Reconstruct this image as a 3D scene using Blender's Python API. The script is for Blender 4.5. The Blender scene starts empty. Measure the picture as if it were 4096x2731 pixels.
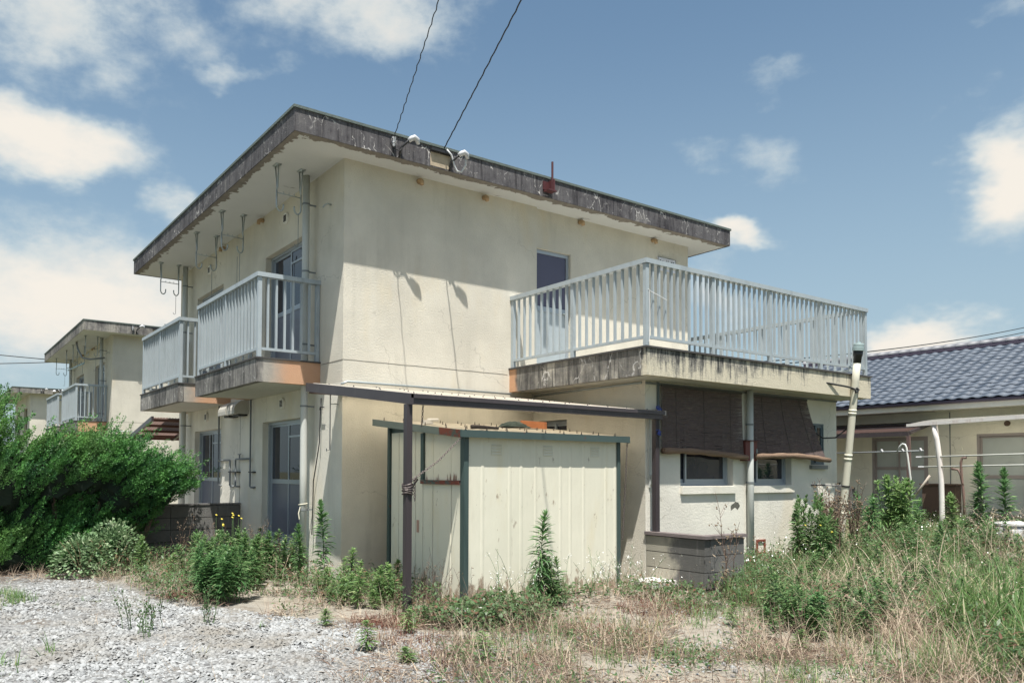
import bpy, math, random
import numpy as np
from mathutils import Vector, Matrix
random.seed(7)
rng = np.random.default_rng(7)
sc = bpy.context.scene
col = sc.collection

# ------------------------------------------------------------------ camera
cam = bpy.data.cameras.new('camera')
camo = bpy.data.objects.new('camera', cam)
col.objects.link(camo)
_r = Vector((0.82707436, -0.56207092, 0.00492789))
_u = Vector((-0.02099526, -0.02213073, 0.99953461))
_f = Vector((0.56170028, 0.82679291, 0.03010459))
M4 = Matrix(((_r.x, _u.x, -_f.x, -4.70161), (_r.y, _u.y, -_f.y, -9.41483), (_r.z, _u.z, -_f.z, 1.5), (0, 0, 0, 1)))
camo.matrix_world = M4
cam.sensor_width = 36
cam.sensor_fit = 'HORIZONTAL'
cam.lens = 27.418
cam.shift_x = 0.06373
cam.shift_y = 0.10397
cam.clip_end = 3000
cam.clip_start = 0.05
sc.camera = camo
sc.cycles.max_bounces = 7
sc.cycles.diffuse_bounces = 3
sc.cycles.glossy_bounces = 3
sc.cycles.transmission_bounces = 4
sc.cycles.transparent_max_bounces = 8

# ------------------------------------------------------------------ node helpers
def nd(t, typ, ins=None, **props):
    n = t.nodes.new(typ)
    for k, v in props.items():
        setattr(n, k, v)
    for k, v in (ins or {}).items():
        s = n.inputs[k]
        if hasattr(v, 'is_output') or isinstance(v, bpy.types.NodeSocket):
            t.links.new(v, s)
        else:
            try:
                s.default_value = v
            except Exception:
                s.default_value = tuple(v) + (1,)
    return n
def mth(t, op, a, b=None, c=None, clamp=False):
    ins = {0: a}
    if b is not None: ins[1] = b
    if c is not None: ins[2] = c
    return nd(t, 'ShaderNodeMath', ins, operation=op, use_clamp=clamp).outputs[0]
def vm(t, op, a, b):
    n = nd(t, 'ShaderNodeVectorMath', {0: a, 1: b}, operation=op)
    return n.outputs[1] if op in ('LENGTH', 'DOT_PRODUCT', 'DISTANCE') else n.outputs[0]
def mixc(t, f, a, b, mode='MIX'):
    n = t.nodes.new('ShaderNodeMix'); n.data_type = 'RGBA'; n.blend_type = mode
    for i, v in ((0, f), (6, a), (7, b)):
        if isinstance(v, bpy.types.NodeSocket): t.links.new(v, n.inputs[i])
        elif i == 0: n.inputs[0].default_value = v
        else: n.inputs[i].default_value = (v[0], v[1], v[2], 1)
    return n.outputs[2]
def sstep(t, v, lo, hi, to0=0.0, to1=1.0):
    n = nd(t, 'ShaderNodeMapRange', {0: v, 1: lo, 2: hi, 3: to0, 4: to1}, interpolation_type='SMOOTHSTEP')
    return n.outputs[0]
def noise(t, vec, scale, detail=4, rough=.55, dist=0.0, out=0):
    n = nd(t, 'ShaderNodeTexNoise', {'Vector': vec, 'Scale': scale, 'Detail': detail, 'Roughness': rough, 'Distortion': dist})
    return n.outputs[out]

# ------------------------------------------------------------------ sky and sun
SUN = Vector((0.222, 0.318, -1.0)).normalized()
w = bpy.data.worlds.new('World')
sc.world = w
w.use_nodes = True
t = w.node_tree
t.nodes.clear()
sky = nd(t, 'ShaderNodeTexSky', sky_type='NISHITA')
sky.sun_disc = False
sky.sun_elevation = math.radians(70)
sky.sun_rotation = math.radians(216)
sky.altitude = 50
sky.air_density = 1.0
sky.dust_density = 1.6
sky.ozone_density = 1.0
tc = nd(t, 'ShaderNodeTexCoord').outputs['Generated']
sp = nd(t, 'ShaderNodeSeparateXYZ', {0: tc})
az = mth(t, 'ARCTAN2', sp.outputs[0], sp.outputs[1])
el = mth(t, 'ARCSINE', sp.outputs[2])
# domain for cloud noise: flattened direction
cv = nd(t, 'ShaderNodeCombineXYZ', {0: mth(t, 'MULTIPLY', az, 0.62), 1: el, 2: 0.0}).outputs[0]
wob = noise(t, cv, 7.0, 5, .6, 0, 1)
wobv = vm(t, 'MULTIPLY', vm(t, 'SUBTRACT', wob, (.5, .5, .5)), (.16, .16, .16))
cvw = vm(t, 'ADD', cv, wobv)
spw = nd(t, 'ShaderNodeSeparateXYZ', {0: cvw})
U, Vv = spw.outputs[0], spw.outputs[1]
f1 = noise(t, cv, 15.0, 8, .64)
CL = [(.12, .49, .13, .07, .72), (.26, .505, .10, .05, .5), (.46, .56, .14, .06, .72), (.115, .370, .105, .042, 1.0), (.13, .19, .26, .085, 1.0),
      (.272, .322, .05, .026, .6), (.955, .298, .045, .021, 1.0), (1.235, .315, .05, .062, 1.05), (1.14, .142, .07, .03, 1.2),
      (.883, .381, .042, .024, .42), (.975, .373, .046, .026, .45), (.99, .438, .055, .018, .42), (1.235, .462, .05, .022, .5),
      (.347, .475, .06, .016, .5), (.933, .20, .05, .08, .55), (.29, .42, .03, .02, .2),
      (-.4, .35, .3, .1, .8), (-.9, .5, .3, .1, .7), (1.7, .3, .25, .08, .9), (2.3, .45, .3, .1, .7), (-1.7, .3, .3, .1, .9), (-2.5, .4, .3, .1, .8)]
dens = None
for (a, e, ra_, re_, s) in CL:
    du = mth(t, 'MULTIPLY', mth(t, 'SUBTRACT', U, a * .62), 1 / (ra_ * .62))
    dv = mth(t, 'MULTIPLY', mth(t, 'SUBTRACT', Vv, e), 1 / re_)
    r2 = mth(t, 'ADD', mth(t, 'MULTIPLY', du, du), mth(t, 'MULTIPLY', dv, dv))
    b = mth(t, 'MULTIPLY', mth(t, 'EXPONENT', mth(t, 'MULTIPLY', r2, -.75)), s)
    dens = b if dens is None else mth(t, 'MAXIMUM', dens, b)
dn = mth(t, 'ADD', mth(t, 'MULTIPLY', dens, 1.25), mth(t, 'MULTIPLY', mth(t, 'SUBTRACT', f1, .5), 1.3))
cmask = sstep(t, dn, .28, .85)
cmask = mth(t, 'MULTIPLY', cmask, sstep(t, dens, .03, .3))
cmask = mth(t, 'MINIMUM', mth(t, 'MULTIPLY', cmask, sstep(t, dens, .15, .95, .55, 1.0)), .97)
ccol = mixc(t, sstep(t, dn, .5, 1.3), (4.1, 4.7, 4.9), (6.3, 5.9, 5.3))
hs = nd(t, 'ShaderNodeHueSaturation', {'Hue': .486, 'Saturation': 1.02, 'Value': .92, 'Color': sky.outputs[0]})
skt = hs.outputs[0]
hz = sstep(t, el, -.02, .58, .72, 0.0)
skt = mixc(t, hz, skt, (2.9, 3.75, 4.2))
wcol = mixc(t, cmask, skt, ccol)
bg = nd(t, 'ShaderNodeBackground', {0: wcol, 1: 0.086})
w.cycles.sampling_method = 'MANUAL'
w.cycles.sample_map_resolution = 256
out = nd(t, 'ShaderNodeOutputWorld', {0: bg.outputs[0]})

sl = bpy.data.lights.new('sun', 'SUN')
sl.energy = 5.0
sl.angle = math.radians(0.53)
sl.color = (1.0, .968, .905)
slo = bpy.data.objects.new('sun', sl)
slo.rotation_euler = SUN.to_track_quat('-Z', 'Y').to_euler()
slo.location = (-6, -8, 30)
col.objects.link(slo)
sc.view_settings.view_transform = 'Standard'
sc.view_settings.look = 'None'
sc.view_settings.gamma = 1.0
sc.view_settings.use_curve_mapping = False
sc.view_settings.exposure = 0.80

# ------------------------------------------------------------------ materials
MATS = {}
def mat(name, build):
    if name in MATS: return MATS[name]
    m = bpy.data.materials.new(name)
    m.use_nodes = True
    t = m.node_tree
    t.nodes.clear()
    o = t.nodes.new('ShaderNodeOutputMaterial')
    b = t.nodes.new('ShaderNodeBsdfPrincipled')
    t.links.new(b.outputs[0], o.inputs[0])
    geo = t.nodes.new('ShaderNodeNewGeometry')
    build(t, b, geo, o)
    MATS[name] = m
    return m
def setc(t, b, c, rough=None, metal=None, spec=None):
    for k, v in (('Base Color', c), ('Roughness', rough), ('Metallic', metal), ('Specular IOR Level', spec)):
        if v is None: continue
        if isinstance(v, bpy.types.NodeSocket): t.links.new(v, b.inputs[k])
        elif k == 'Base Color': b.inputs[k].default_value = (v[0], v[1], v[2], 1)
        else: b.inputs[k].default_value = v
def bump(t, b, h, strength, dist):
    n = nd(t, 'ShaderNodeBump', {'Height': h, 'Strength': strength, 'Distance': dist})
    t.links.new(n.outputs[0], b.inputs['Normal'])
def svec(t, geo, s):
    return vm(t, 'MULTIPLY', geo.outputs['Position'], s)

def plain(name, c, rough=.5, metal=0.0, var=.12, vs=3.0, bmp=0.0, spec=.5, dirt=0.0, dirtc=(.12, .1, .08)):
    def f(t, b, geo, o):
        P = geo.outputs['Position']
        n = noise(t, P, vs, 5)
        cc = mixc(t, n, tuple(x * (1 - var) for x in c), tuple(min(1, x * (1 + var)) for x in c))
        if dirt:
            s = noise(t, svec(t, geo, (9, 9, 1.1)), 1.0, 5, .65)
            cc = mixc(t, mth(t, 'MULTIPLY', sstep(t, s, .5, .75), dirt), cc, dirtc)
        setc(t, b, cc, rough, metal, spec)
        if bmp: bump(t, b, noise(t, P, 60, 4), bmp, .01)
    return mat(name, f)

def f_stucco(base, streak):
    def f(t, b, geo, o):
        P = geo.outputs['Position']
        n1 = noise(t, P, .9, 5, .6)
        n2 = noise(t, P, 30, 3)
        c = mixc(t, sstep(t, n1, .3, .7), tuple(x * .87 for x in base), tuple(x * 1.07 for x in base))
        s = noise(t, svec(t, geo, (4, 4, .6)), 1.0, 5, .6)
        c = mixc(t, mth(t, 'MULTIPLY', sstep(t, s, .52, .8), streak), c, (.27, .25, .2))
        y = noise(t, svec(t, geo, (1.4, 1.4, .5)), 1.3, 4)
        c = mixc(t, mth(t, 'MULTIPLY', sstep(t, y, .55, .75), .35), c, (base[0] * .97, base[1] * .86, base[2] * .66))
        wv = vm(t, 'ADD', P, vm(t, 'MULTIPLY', noise(t, P, 3, 3, .6, 0, 1), (.4, .4, .4)))
        vo = nd(t, 'ShaderNodeTexVoronoi', {'Vector': wv, 'Scale': .75}, feature='DISTANCE_TO_EDGE')
        ck = mth(t, 'MULTIPLY', sstep(t, vo.outputs[0], .0015, .005, 1, 0), sstep(t, noise(t, P, .8, 2), .5, .58))
        c = mixc(t, mth(t, 'MULTIPLY', ck, .36), c, (.24, .22, .18))
        spk = noise(t, P, 55, 2)
        c = mixc(t, mth(t, 'MULTIPLY', sstep(t, spk, .7, .76), .25), c, (.2, .18, .15))
        setc(t, b, c, .9, 0, .2)
        h = mth(t, 'ADD', noise(t, P, 45, 4, .6), mth(t, 'MULTIPLY', noise(t, P, 160, 2), .5))
        bump(t, b, h, .55, .012)
    return f
STUCCO = mat('stucco_cream', f_stucco((.60, .563, .478), .28))
STUCCO_BOUNCE = mat('stucco_bounce_lightened', f_stucco((.71, .68, .595), .22))  # cream stucco lightened: gravel bounce on ground-floor walls put into the colour
STUCCO2 = mat('stucco_bungalow', f_stucco((.78, .76, .67), .12))

def f_concrete(dark, mid, light, lightamt, crack, crackscale=3.2, drip=.8):
    def f(t, b, geo, o):
        P = geo.outputs['Position']
        s = noise(t, svec(t, geo, (9, 9, 1.0)), 1.0, 7, .68)
        p = noise(t, P, 1.1, 5, .6)
        g = noise(t, P, 9, 6, .7)
        v = mth(t, 'ADD', mth(t, 'MULTIPLY', s, .55), mth(t, 'ADD', mth(t, 'MULTIPLY', p, .55), mth(t, 'MULTIPLY', g, .35)))
        c = mixc(t, sstep(t, v, .55, .78), dark, mid)
        c = mixc(t, sstep(t, v, .86 - lightamt * .3, 1.06 - lightamt * .3), c, light)
        s2 = noise(t, svec(t, geo, (24, 24, 1.3)), 1.0, 6, .7)
        c = mixc(t, mth(t, 'MULTIPLY', sstep(t, s2, .50, .64), drip), c, tuple(x * .7 for x in dark))
        s3 = noise(t, vm(t, 'ADD', svec(t, geo, (30, 30, 2.0)), (7, 3, 1)), 1.0, 5, .7)
        c = mixc(t, mth(t, 'MULTIPLY', sstep(t, s3, .60, .70), drip * .55), c, light)
        if crack:
            wv = vm(t, 'ADD', P, vm(t, 'MULTIPLY', noise(t, P, 6, 3, .6, 0, 1), (.16, .16, .16)))
            vo = nd(t, 'ShaderNodeTexVoronoi', {'Vector': vm(t, 'MULTIPLY', wv, (1, 1, .6)), 'Scale': crackscale, 'Randomness': 1.0}, feature='DISTANCE_TO_EDGE')
            e = sstep(t, vo.outputs[0], .008, .032, 1, 0)
            mk = sstep(t, noise(t, P, 2.2, 3), .46, .58)
            br = sstep(t, noise(t, P, 10, 4, .65), .40, .58)
            e = mth(t, 'MULTIPLY', mth(t, 'MULTIPLY', e, mk), mth(t, 'MULTIPLY', br, crack))
            c = mixc(t, e, c, (.55, .53, .50))
            spt = sstep(t, noise(t, P, 30, 4, .7), .64, .72)
            c = mixc(t, mth(t, 'MULTIPLY', spt, .6 * crack), c, (.6, .58, .55))
        setc(t, b, c, .85, 0, .25)
        bump(t, b, mth(t, 'ADD', g, noise(t, P, 60, 4)), .4, .012)
    return f
FASCIA = mat('weathered_fascia', f_concrete((.036, .033, .037), (.105, .10, .104), (.30, .285, .26), .30, 1.0, 6.0, .7))
FASCIA2 = mat('weathered_fascia_pale', f_concrete((.075, .07, .07), (.2, .19, .175), (.4, .37, .31), .5, .3))
PARDARK = mat('stained_parapet', f_concrete((.055, .053, .05), (.17, .16, .14), (.42, .39, .33), .4, .8, 3.6))
PARBAL = mat('balcony_parapet', f_concrete((.06, .058, .056), (.2, .19, .175), (.4, .375, .33), .42, .7, 4.5))
def f_parlight(t, b, geo, o):
    P = geo.outputs['Position']
    c = mixc(t, noise(t, P, 1.3, 4), (.52, .47, .36), (.60, .55, .43))
    s = noise(t, svec(t, geo, (13, 13, 1.6)), 1.0, 7, .7)
    z = nd(t, 'ShaderNodeSeparateXYZ', {0: P}).outputs[2]
    x = nd(t, 'ShaderNodeSeparateXYZ', {0: P}).outputs[0]
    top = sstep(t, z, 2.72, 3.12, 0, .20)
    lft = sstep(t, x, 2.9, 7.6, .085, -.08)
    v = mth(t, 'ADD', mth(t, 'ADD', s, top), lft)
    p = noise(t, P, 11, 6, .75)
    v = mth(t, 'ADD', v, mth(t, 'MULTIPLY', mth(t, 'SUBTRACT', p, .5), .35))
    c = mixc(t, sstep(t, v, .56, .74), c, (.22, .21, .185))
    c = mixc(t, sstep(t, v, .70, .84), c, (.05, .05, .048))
    setc(t, b, c, .9, 0, .2)
    bump(t, b, mth(t, 'ADD', p, noise(t, P, 60, 4)), .6, .015)
PARLIGHT = mat('streaked_parapet', f_parlight)
def f_peach(axis, lo, hi):
    def f(t, b, geo, o):
        P = geo.outputs['Position']
        a = nd(t, 'ShaderNodeSeparateXYZ', {0: P}).outputs[axis]
        n = noise(t, P, 5, 5, .65)
        a = mth(t, 'ADD', a, mth(t, 'MULTIPLY', mth(t, 'SUBTRACT', n, .5), .35))
        g = mixc(t, noise(t, P, 10, 5, .7), (.24, .225, .20), (.46, .43, .37))
        pc = mixc(t, n, (.47, .26, .155), (.55, .35, .225))
        setc(t, b, mixc(t, sstep(t, a, lo, hi), g, pc), .9, 0, .2)
        bump(t, b, noise(t, P, 60, 4), .5, .012)
    return f
PEACH = mat('peach_painted_concrete', f_peach(0, -.85, -.45))
PEACH2 = mat('peach_painted_concrete_far', f_peach(0, -.4, -.1))
def f_parleft(t, b, geo, o):
    f_concrete((.06, .057, .055), (.18, .17, .15), (.42, .39, .33), .45, .85, 3.6)(t, b, geo, o)
    P = geo.outputs['Position']
    src = b.inputs['Base Color'].links[0].from_socket
    y = nd(t, 'ShaderNodeSeparateXYZ', {0: P}).outputs[1]
    y = mth(t, 'ADD', y, mth(t, 'MULTIPLY', mth(t, 'SUBTRACT', noise(t, P, 6, 4), .5), .16))
    t.links.new(mixc(t, sstep(t, y, -.22, -.1), src, (.50, .29, .17)), b.inputs['Base Color'])
PARLEFT = mat('stained_parapet_with_peach_end', f_parleft)
def f_soffit(x0, y0):
    def f(t, b, geo, o):
        P = geo.outputs['Position']
        s = nd(t, 'ShaderNodeSeparateXYZ', {0: P})
        ed = mth(t, 'MINIMUM', mth(t, 'SUBTRACT', s.outputs[0], x0), mth(t, 'SUBTRACT', s.outputs[1], y0))
        n = noise(t, svec(t, geo, (1, 1, 1)), 5.0, 7, .62, .6)
        n2 = noise(t, svec(t, geo, (2.2, 9, 1)), 1.0, 6, .7)
        m1 = sstep(t, mth(t, 'ADD', mth(t, 'MULTIPLY', ed, 2.6), mth(t, 'MULTIPLY', n, 1.0)), .80, .84, 1, 0)
        m2 = mth(t, 'MULTIPLY', sstep(t, n2, .66, .69), sstep(t, noise(t, P, .9, 2), .45, .6))
        c = mixc(t, noise(t, P, 1.5, 4), (.52, .525, .51), (.62, .62, .60))
        c = mixc(t, m1, c, mixc(t, noise(t, P, 12, 4), (.13, .115, .10), (.30, .27, .23)))
        c = mixc(t, mth(t, 'MULTIPLY', m2, .8), c, (.17, .16, .145))
        setc(t, b, c, .9, 0, .2)
        bump(t, b, mth(t, 'SUBTRACT', noise(t, P, 40, 3), mth(t, 'MULTIPLY', m1, 1.5)), .35, .01)
    return f
SOFFIT = mat('peeling_soffit', f_soffit(-.91, -.42))
SOFFIT2 = plain('plain_soffit', (.52, .51, .46), .9, 0, .1, 2.0, .2, .2, .25, (.25, .23, .18))
ALU = plain('silver_railing', (.37, .415, .435), .5, .15, .14, 5.0, 0, .4, .45, (.19, .21, .215))
ALUW = plain('window_aluminium', (.36, .40, .44), .38, .4, .06, 4.0)
GALV = plain('galvanised_rod', (.36, .40, .40), .45, .5, .2, 9.0)
PVC = plain('grey_downpipe', (.47, .485, .455), .45, 0, .07, 2.0, 0, .4, .2, (.25, .26, .24))
PVCD = plain('grey_conduit', (.17, .185, .19), .5, 0, .1, 3.0)
BROWN = plain('brown_aluminium', (.060, .050, .054), .36, .15, .18, 3.0, 0, .5, .3, (.12, .1, .1))
BROWN2 = plain('rusty_brown_frame', (.13, .06, .045), .6, 0, .25, 6.0)
CAPD = plain('dark_cap', (.075, .072, .07), .85, 0, .25, 6.0, .4, .2)
BLACK = plain('black_rubber', (.02, .02, .022), .5)
WHITEP = plain('white_ceramic', (.52, .52, .53), .25, 0, .04)
YELV = plain('ochre_vent_plastic', (.40, .27, .15), .6, 0, .1, 8.0)
REDB = plain('red_oxide_steel', (.075, .02, .022), .55, 0, .25, 8.0)
SIGNW = plain('enamel_white', (.62, .62, .66), .35, 0, .03)
SIGNK = plain('sign_black', (.02, .02, .025), .5, 0, .03)
HOOD = plain('range_hood_metal', (.42, .41, .37), .5, 0, .12, 5.0, 0, .4, .3, (.2, .19, .17))
def f_glass(c, rough):
    def f(t, b, geo, o):
        P = geo.outputs['Position']
        n = noise(t, P, 1.4, 3)
        setc(t, b, mixc(t, n, tuple(x * .7 for x in c), tuple(x * 1.3 for x in c)), rough, 0, .6)
        bump(t, b, noise(t, P, .9, 1), .02, .05)
    return f
GLASS = mat('dark_window_glass', f_glass((.020, .022, .034), .03))
FROST = mat('frosted_window_glass', f_glass((.115, .125, .165), .35))
CURT = mat('curtained_glass', f_glass((.42, .46, .46), .12))
def f_shed(t, b, geo, o):
    P = geo.outputs['Position']
    c = mixc(t, noise(t, P, 1.2, 4), (.64, .61, .49), (.72, .69, .57))
    yl = noise(t, svec(t, geo, (3, 3, .7)), 1.1, 4)
    c = mixc(t, mth(t, 'MULTIPLY', sstep(t, yl, .52, .75), .5), c, (.62, .53, .33))
    s = noise(t, svec(t, geo, (30, 30, 2.2)), 1.0, 6, .7)
    c = mixc(t, mth(t, 'MULTIPLY', sstep(t, s, .66, .72), .35), c, (.13, .06, .04))
    sp_ = noise(t, P, 42, 2)
    c = mixc(t, sstep(t, sp_, .74, .77), c, (.10, .045, .03))
    zz = nd(t, 'ShaderNodeSeparateXYZ', {0: P}).outputs[2]
    rb = mth(t, 'ADD', noise(t, svec(t, geo, (9, 9, 4)), 1.0, 6, .7), sstep(t, zz, .05, .42, .2, 0))
    c = mixc(t, mth(t, 'MULTIPLY', sstep(t, rb, .62, .72), .75), c, mixc(t, noise(t, P, 25, 3), (.11, .05, .03), (.26, .17, .10)))
    sm_ = noise(t, svec(t, geo, (1.6, 1.6, .35)), 2.2, 6, .7)
    c = mixc(t, mth(t, 'MULTIPLY', sstep(t, sm_, .54, .68), .14), c, (.42, .38, .28))
    setc(t, b, c, mth(t, 'ADD', .34, mth(t, 'MULTIPLY', sm_, .25)), 0, .45)
    bump(t, b, noise(t, svec(t, geo, (2, 2, .8)), 2.2, 3), .22, .03)
SHED = mat('cream_shed_steel', f_shed)
def f_shedrust(t, b, geo, o):
    f_shed(t, b, geo, o)
    P = geo.outputs['Position']
    src = b.inputs['Base Color'].links[0].from_socket
    z = nd(t, 'ShaderNodeSeparateXYZ', {0: P}).outputs[2]
    s = noise(t, svec(t, geo, (26, 26, 2.0)), 1.0, 6, .7)
    e = mth(t, 'ADD', s, sstep(t, z, 1.38, 1.56, .17, 0))
    m = mth(t, 'MULTIPLY', sstep(t, e, .66, .74), .8)
    t.links.new(mixc(t, m, src, mixc(t, noise(t, P, 30, 3), (.06, .018, .012), (.20, .06, .03))), b.inputs['Base Color'])
SHEDRUST = mat('rust_streaked_shed_steel', f_shedrust)
def f_green(t, b, geo, o):
    P = geo.outputs['Position']
    c = mixc(t, noise(t, P, 2.0, 4), (.038, .062, .060), (.062, .092, .086))
    n = noise(t, P, 7, 5, .65)
    c = mixc(t, sstep(t, n, .64, .68), c, (.13, .04, .025))
    setc(t, b, c, .4, 0, .5)
GREEN = mat('dark_green_shed_steel', f_green)
GREENRUST = mat('rusted_green_steel', lambda t, b, geo, o: setc(t, b, mixc(t, sstep(t, noise(t, geo.outputs['Position'], 9, 5, .7), .44, .52), (.07, .09, .08), (.17, .05, .035)), .7, 0, .3))
def f_shedroof(t, b, geo, o):
    P = geo.outputs['Position']
    c = mixc(t, noise(t, P, 3.0, 6, .7), (.22, .18, .13), (.50, .47, .40))
    setc(t, b, c, .7, 0, .3)
SHEDROOF = mat('dusty_shed_roof', f_shedroof)
def f_sheet(t, b, geo, o):
    P = geo.outputs['Position']
    n = noise(t, P, 4.0, 6, .7)
    c = mixc(t, n, (.60, .60, .60), (.80, .80, .79))
    c = mixc(t, sstep(t, noise(t, svec(t, geo, (20, 1.5, 1)), 1.0, 5, .7), .62, .7), c, (.28, .26, .23))
    setc(t, b, c, .35, 0, .5)
    tr = nd(t, 'ShaderNodeBsdfTranslucent', {0: (1.0, .92, .76, 1)})
    mx = nd(t, 'ShaderNodeMixShader', {0: .72, 1: b.outputs[0], 2: tr.outputs[0]})
    t.links.new(mx.outputs[0], o.inputs[0])
SHEET = mat('corrugated_plastic', f_sheet)
def f_trsheet(t, b, geo, o):
    setc(t, b, (.13, .085, .075), .4)
    tr = nd(t, 'ShaderNodeBsdfTranslucent', {0: (.22, .15, .13, 1)})
    mx = nd(t, 'ShaderNodeMixShader', {0: .5, 1: b.outputs[0], 2: tr.outputs[0]})
    t.links.new(mx.outputs[0], o.inputs[0])
TRSHEET = mat('brown_translucent_sheet', f_trsheet)
def f_block(a, c2, pale=None):
    def f(t, b, geo, o):
        P = geo.outputs['Position']
        c = mixc(t, noise(t, P, 2.2, 6, .65), a, c2)
        s = noise(t, svec(t, geo, (12, 12, 1.5)), 1.0, 5, .65)
        c = mixc(t, mth(t, 'MULTIPLY', sstep(t, s, .55, .75), .5), c, tuple(min(1, x * 1.9) for x in c2))
        if pale:
            yy = nd(t, 'ShaderNodeSeparateXYZ', {0: P}).outputs[1]
            yy = mth(t, 'ADD', yy, mth(t, 'MULTIPLY', mth(t, 'SUBTRACT', noise(t, P, 4, 5, .65), .5), .7))
            c = mixc(t, sstep(t, yy, -2.85, -2.62), c, pale)
        r = nd(t, 'ShaderNodeObjectInfo').outputs['Random']
        c = mixc(t, mth(t, 'MULTIPLY', r, .3), c, tuple(x * .7 for x in a))
        setc(t, b, c, .92, 0, .15)
        bump(t, b, noise(t, P, 90, 3), .6, .008)
    return f
BLOCK = mat('grey_concrete_block', f_block((.10, .098, .094), (.19, .185, .175)))
BLOCKL = mat('pale_concrete_block', f_block((.085, .083, .08), (.17, .165, .155), (.42, .395, .32)))
MORTAR = plain('dark_mortar', (.045, .042, .04), .95)
def f_reed(t, b, geo, o):
    P = geo.outputs['Position']
    st = noise(t, svec(t, geo, (3.0, 3.0, 260)), 1.0, 3, .6)
    lg = noise(t, svec(t, geo, (1.0, 1, 30)), 1.0, 4, .6)
    c = mixc(t, st, (.042, .033, .034), (.165, .125, .115))
    c = mixc(t, mth(t, 'MULTIPLY', sstep(t, noise(t, svec(t, geo, (9, 9, 190)), 1.0, 2), .62, .72), .8), c, (.34, .28, .22))
    c = mixc(t, mth(t, 'MULTIPLY', lg, .3), c, (.08, .055, .05))
    setc(t, b, c, .8, 0, .2)
    bump(t, b, st, .9, .006)
    tr = nd(t, 'ShaderNodeBsdfTransparent')
    gap = mth(t, 'MULTIPLY', sstep(t, noise(t, svec(t, geo, (4, 4, 340)), 1.0, 1), .60, .66), .75)
    mx = nd(t, 'ShaderNodeMixShader', {0: gap, 1: b.outputs[0], 2: tr.outputs[0]})
    t.links.new(mx.outputs[0], o.inputs[0])
REED = mat('reed_blind', f_reed)
def f_roll(t, b, geo, o):
    P = geo.outputs['Position']
    st = noise(t, svec(t, geo, (2.5, 120, 120)), 1.0, 4, .6)
    setc(t, b, mixc(t, st, (.07, .042, .03), (.34, .235, .16)), .75, 0, .25)
    bump(t, b, st, 1.0, .012)
ROLL = mat('rolled_reed', f_roll)
def f_tile(t, b, geo, o):
    P = geo.outputs['Position']
    r = nd(t, 'ShaderNodeObjectInfo').outputs['Random']
    k = mth(t, 'ADD', mth(t, 'MULTIPLY', r, .6), mth(t, 'MULTIPLY', noise(t, P, 2.0, 5, .65), .4))
    c = mixc(t, k, (.055, .072, .098), (.115, .135, .165))
    c = mixc(t, mth(t, 'MULTIPLY', sstep(t, noise(t, P, 9, 5, .7), .6, .72), .4), c, (.2, .2, .19))
    setc(t, b, c, mth(t, 'ADD', .45, mth(t, 'MULTIPLY', r, .25)), 0, .3)
TILE = mat('blue_grey_roof_tile', f_tile)
TILEE = plain('roof_edge_purple', (.075, .06, .085), .4, 0, .15, 4.0)
WOODB = plain('brown_board', (.10, .065, .05), .7, 0, .2, 5.0)
WHITEM = plain('white_painted_pipe', (.66, .63, .60), .4, 0, .1, 6.0, 0, .4, .35, (.3, .16, .1))
RUSTP = plain('rusty_pipe', (.16, .10, .08), .65, 0, .3, 9.0)
SLABW = plain('pale_concrete_slab', (.62, .60, .58), .85, 0, .12, 7.0, .4)
WIRE = plain('black_cable', (.012, .012, .014), .5)
CHAINM = plain('rusty_chain', (.085, .07, .065), .55, .4, .3, 20.0)
BRICKM = plain('orange_brick', (.42, .16, .07), .85, 0, .2, 12.0, .4)
NETM = plain('dark_green_net', (.03, .05, .045), .8, 0, .3, 30.0)
BLUEM = plain('blue_cord', (.05, .08, .32), .6)
BINM = plain('grey_plastic_bin', (.34, .35, .36), .4)
CORE = plain('shrub_shade_core', (.010, .020, .010), .95, 0, .3, 4.0)
BARK = plain('brown_bark', (.09, .065, .045), .9, 0, .3, 14.0, .6)

def f_leaf(c1, c2, c3=None, trans=.35, rough=.45):
    def f(t, b, geo, o):
        r = geo.outputs['Random Per Island']
        n = noise(t, geo.outputs['Position'], 1.7, 3)
        c = mixc(t, mth(t, 'ADD', mth(t, 'MULTIPLY', r, .6), mth(t, 'MULTIPLY', n, .4)), c1, c2)
        if c3: c = mixc(t, sstep(t, r, .82, .9), c, c3)
        setc(t, b, c, rough, 0, .35)
        tr = nd(t, 'ShaderNodeBsdfTranslucent', {0: mixc(t, .5, c, c2)})
        mx = nd(t, 'ShaderNodeMixShader', {0: trans, 1: b.outputs[0], 2: tr.outputs[0]})
        t.links.new(mx.outputs[0], o.inputs[0])
    return f
def f_juni(t, b, geo, o):
    r = geo.outputs['Random Per Island']
    n = noise(t, svec(t, geo, (5, 5, 3)), 1.0, 3, .6)
    n2 = noise(t, geo.outputs['Position'], 1.1, 2)
    k = mth(t, 'ADD', mth(t, 'MULTIPLY', sstep(t, n, .34, .66), .75), mth(t, 'MULTIPLY', r, .3))
    c = mixc(t, k, (.014, .062, .030), (.12, .31, .075))
    c = mixc(t, mth(t, 'MULTIPLY', sstep(t, n2, .5, .7), .45), c, (.20, .34, .09))
    setc(t, b, c, .5, 0, .3)
    tr = nd(t, 'ShaderNodeBsdfTranslucent', {0: c})
    mx = nd(t, 'ShaderNodeMixShader', {0: .22, 1: b.outputs[0], 2: tr.outputs[0]})
    t.links.new(mx.outputs[0], o.inputs[0])
JUNI = mat('juniper_foliage', f_juni)
GOLD = mat('goldenrod_leaf', f_leaf((.06, .15, .055), (.14, .27, .10), (.25, .37, .16), .4))
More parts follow.
